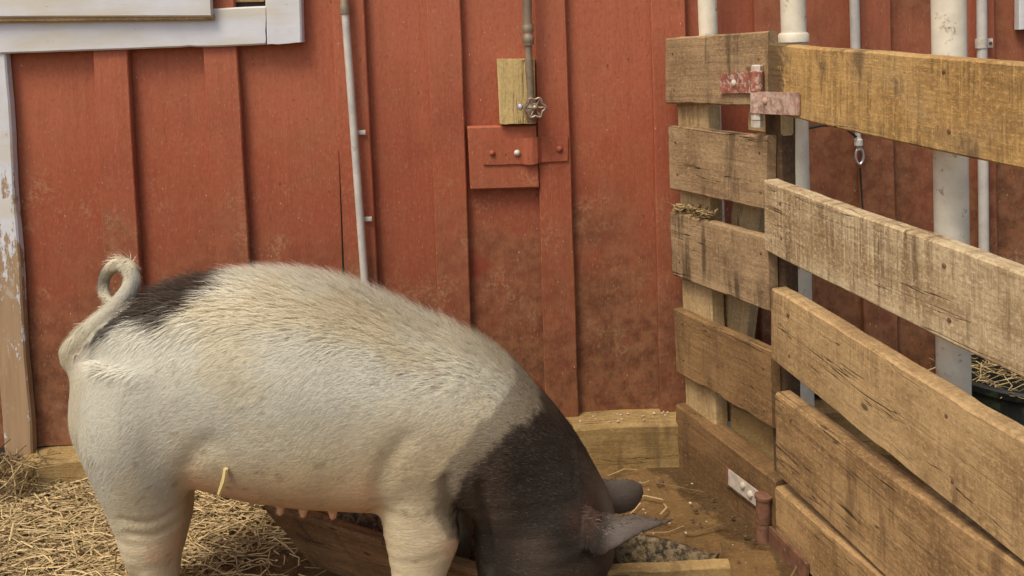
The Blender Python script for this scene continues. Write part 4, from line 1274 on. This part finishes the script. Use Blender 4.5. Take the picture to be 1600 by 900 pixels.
straw('dry_grass', 220, weeds, 'dark dry grass tuft at the foot of the white trim', dark=0.35)
# dry leaves caught on top of the third fence board
def litter(pts, spread, count):
    def f():
        p = random.choice(pts)
        return p.x + random.gauss(0, spread), p.y + random.gauss(0, spread), p.z + random.uniform(0, 0.018), 0.6
    return f
pl = [on_panel(px, py, 0.012) for px, py in ((1062, 330), (1075, 332), (1090, 334), (1105, 338))]
straw('litter', 130, litter(pl, 0.010, 130), 'dry brown litter caught on top of the third fence board', 0.008, 0.03, 0.001, 0.004, 0.3)
# bristle of straw stuck on the flank, by the teats
def one_straw(name, px0, px1, y, r, label):
    a, b = aty(*px0, y), aty(*px1, y)
    mb = MB(); mb.tube([a, a.lerp(b, 0.5) + Vector((0.003, 0, 0.002)), b], [r, r * 1.2, r * 0.8], 6)
    o = mb.build(name, M['straw1'])
    tag(o, label, 'straw')
M['straw1'] = m_plain('yellow_straw', (0.66, 0.50, 0.20), 0.6)
one_straw('straw_stalk', (353, 732), (342, 772), -0.895, 0.0042, 'single yellow straw stalk clinging to the pig belly')

# pale bedding chips scattered on ledges and floor
def chips():
    V, F = [], []
    spots = []
    for _ in range(26): spots.append((aty(random.uniform(905, 1050), 655, -0.05).x, random.uniform(-0.077, -0.03), None))
    for _ in range(26): 
        p = atz(random.uniform(880, 1180), random.uniform(745, 890), 0.003); spots.append((p.x, p.y, 0.003))
    for _ in range(30):
        p = atz(random.uniform(40, 560), random.uniform(780, 890), 0.003); spots.append((p.x, p.y, 0.004))
    for x, y, z in spots:
        if z is None: z = zbot(x) + 0.006
        an = random.uniform(0, pi); r = random.uniform(0.0012, 0.0034); q = r * random.uniform(0.4, 0.9)
        k = len(V)
        for dx, dy, dz in ((-1, -1, 0), (1, -1, 0.3), (1, 1, 0), (-1, 1, 0.3), (0, 0, 1.0)):
            V.append((x + cos(an) * dx * r - sin(an) * dy * q, y + sin(an) * dx * r + cos(an) * dy * q, z + dz * r * 0.8))
        F += [(k, k+1, k+4), (k+1, k+2, k+4), (k+2, k+3, k+4), (k+3, k, k+4), (k+3, k+2, k+1, k)]
    o = mesh('bedding_chips', V, F, M['chips'])
    tag(o, 'pale crumbs of bedding scattered over the sill and floor', 'crumbs', None, 'stuff')
chips()

# lumps of mud and dung trodden about the floor
def clods():
    V, F = [], []
    bm = bmesh.new(); bmesh.ops.create_icosphere(bm, subdivisions=1, radius=1)
    base = [v.co.copy() for v in bm.verts]; bm.verts.index_update()
    fc = [tuple(v.index for v in f.verts) for f in bm.faces]; bm.free()
    for _ in range(300):
        p = atz(random.uniform(860, 1260), random.uniform(742, 895), 0.0) if random.random() < 0.6 else atz(random.uniform(250, 700), random.uniform(770, 895), 0.0)
        d = (p - PF).dot(pback)
        if d > -0.006 and p.x > 0.3: continue
        if p.x > 0.2 and random.random() > 0.25 + sst(-0.14, -0.02, d): continue
        r = random.uniform(0.0012, 0.0040) * random.uniform(0.6, 1.4)
        k = len(V); sd_ = random.uniform(0, 99)
        for b in base:
            q = b * r * (1 + 0.45 * N3(b.x * 1.7 + sd_, b.y * 1.7, b.z * 1.7))
            V.append((p.x + q.x * 1.4, p.y + q.y, max(-0.004, q.z * 0.7)))
        F += [tuple(i + k for i in f) for f in fc]
    o = mesh('mud_clods', V, F, M['mud'], smooth=True)
    tag(o, 'small dark lumps of mud and dung trodden over the floor', 'mud', None, 'stuff')
M['mud'] = m_plain('damp_mud', (0.12, 0.072, 0.036), 0.8, 0, 0.45, 60)
clods()

# nails that hold the boards
nail = None
def nails(on, back, parent, spots):
    for px, py in spots:
        mb = MB(); mb.lathe(on(px, py, 0.001), -back, [(0, 0.0040), (0.0022, 0.0038), (0.003, 0.002)], 7)
        mb.build('nail', M['rust'], parent)
nails(on_panel, pback, fp, [(1052, 84), (1054, 140), (1186, 92), (1056, 222), (1059, 272), (1187, 238), (1189, 300), (1060, 352), (1062, 408), (1190, 396), (1192, 455), (1066, 505), (1068, 562), (1193, 575), (1194, 640), (1070, 660), (1072, 712)])
nails(on_gate, gback, gate, [(1220, 318), (1222, 372), (1476, 112), (1484, 205), (1476, 415), (1484, 500), (1232, 492), (1234, 556), (1480, 650), (1490, 752), (1236, 655), (1240, 738)])
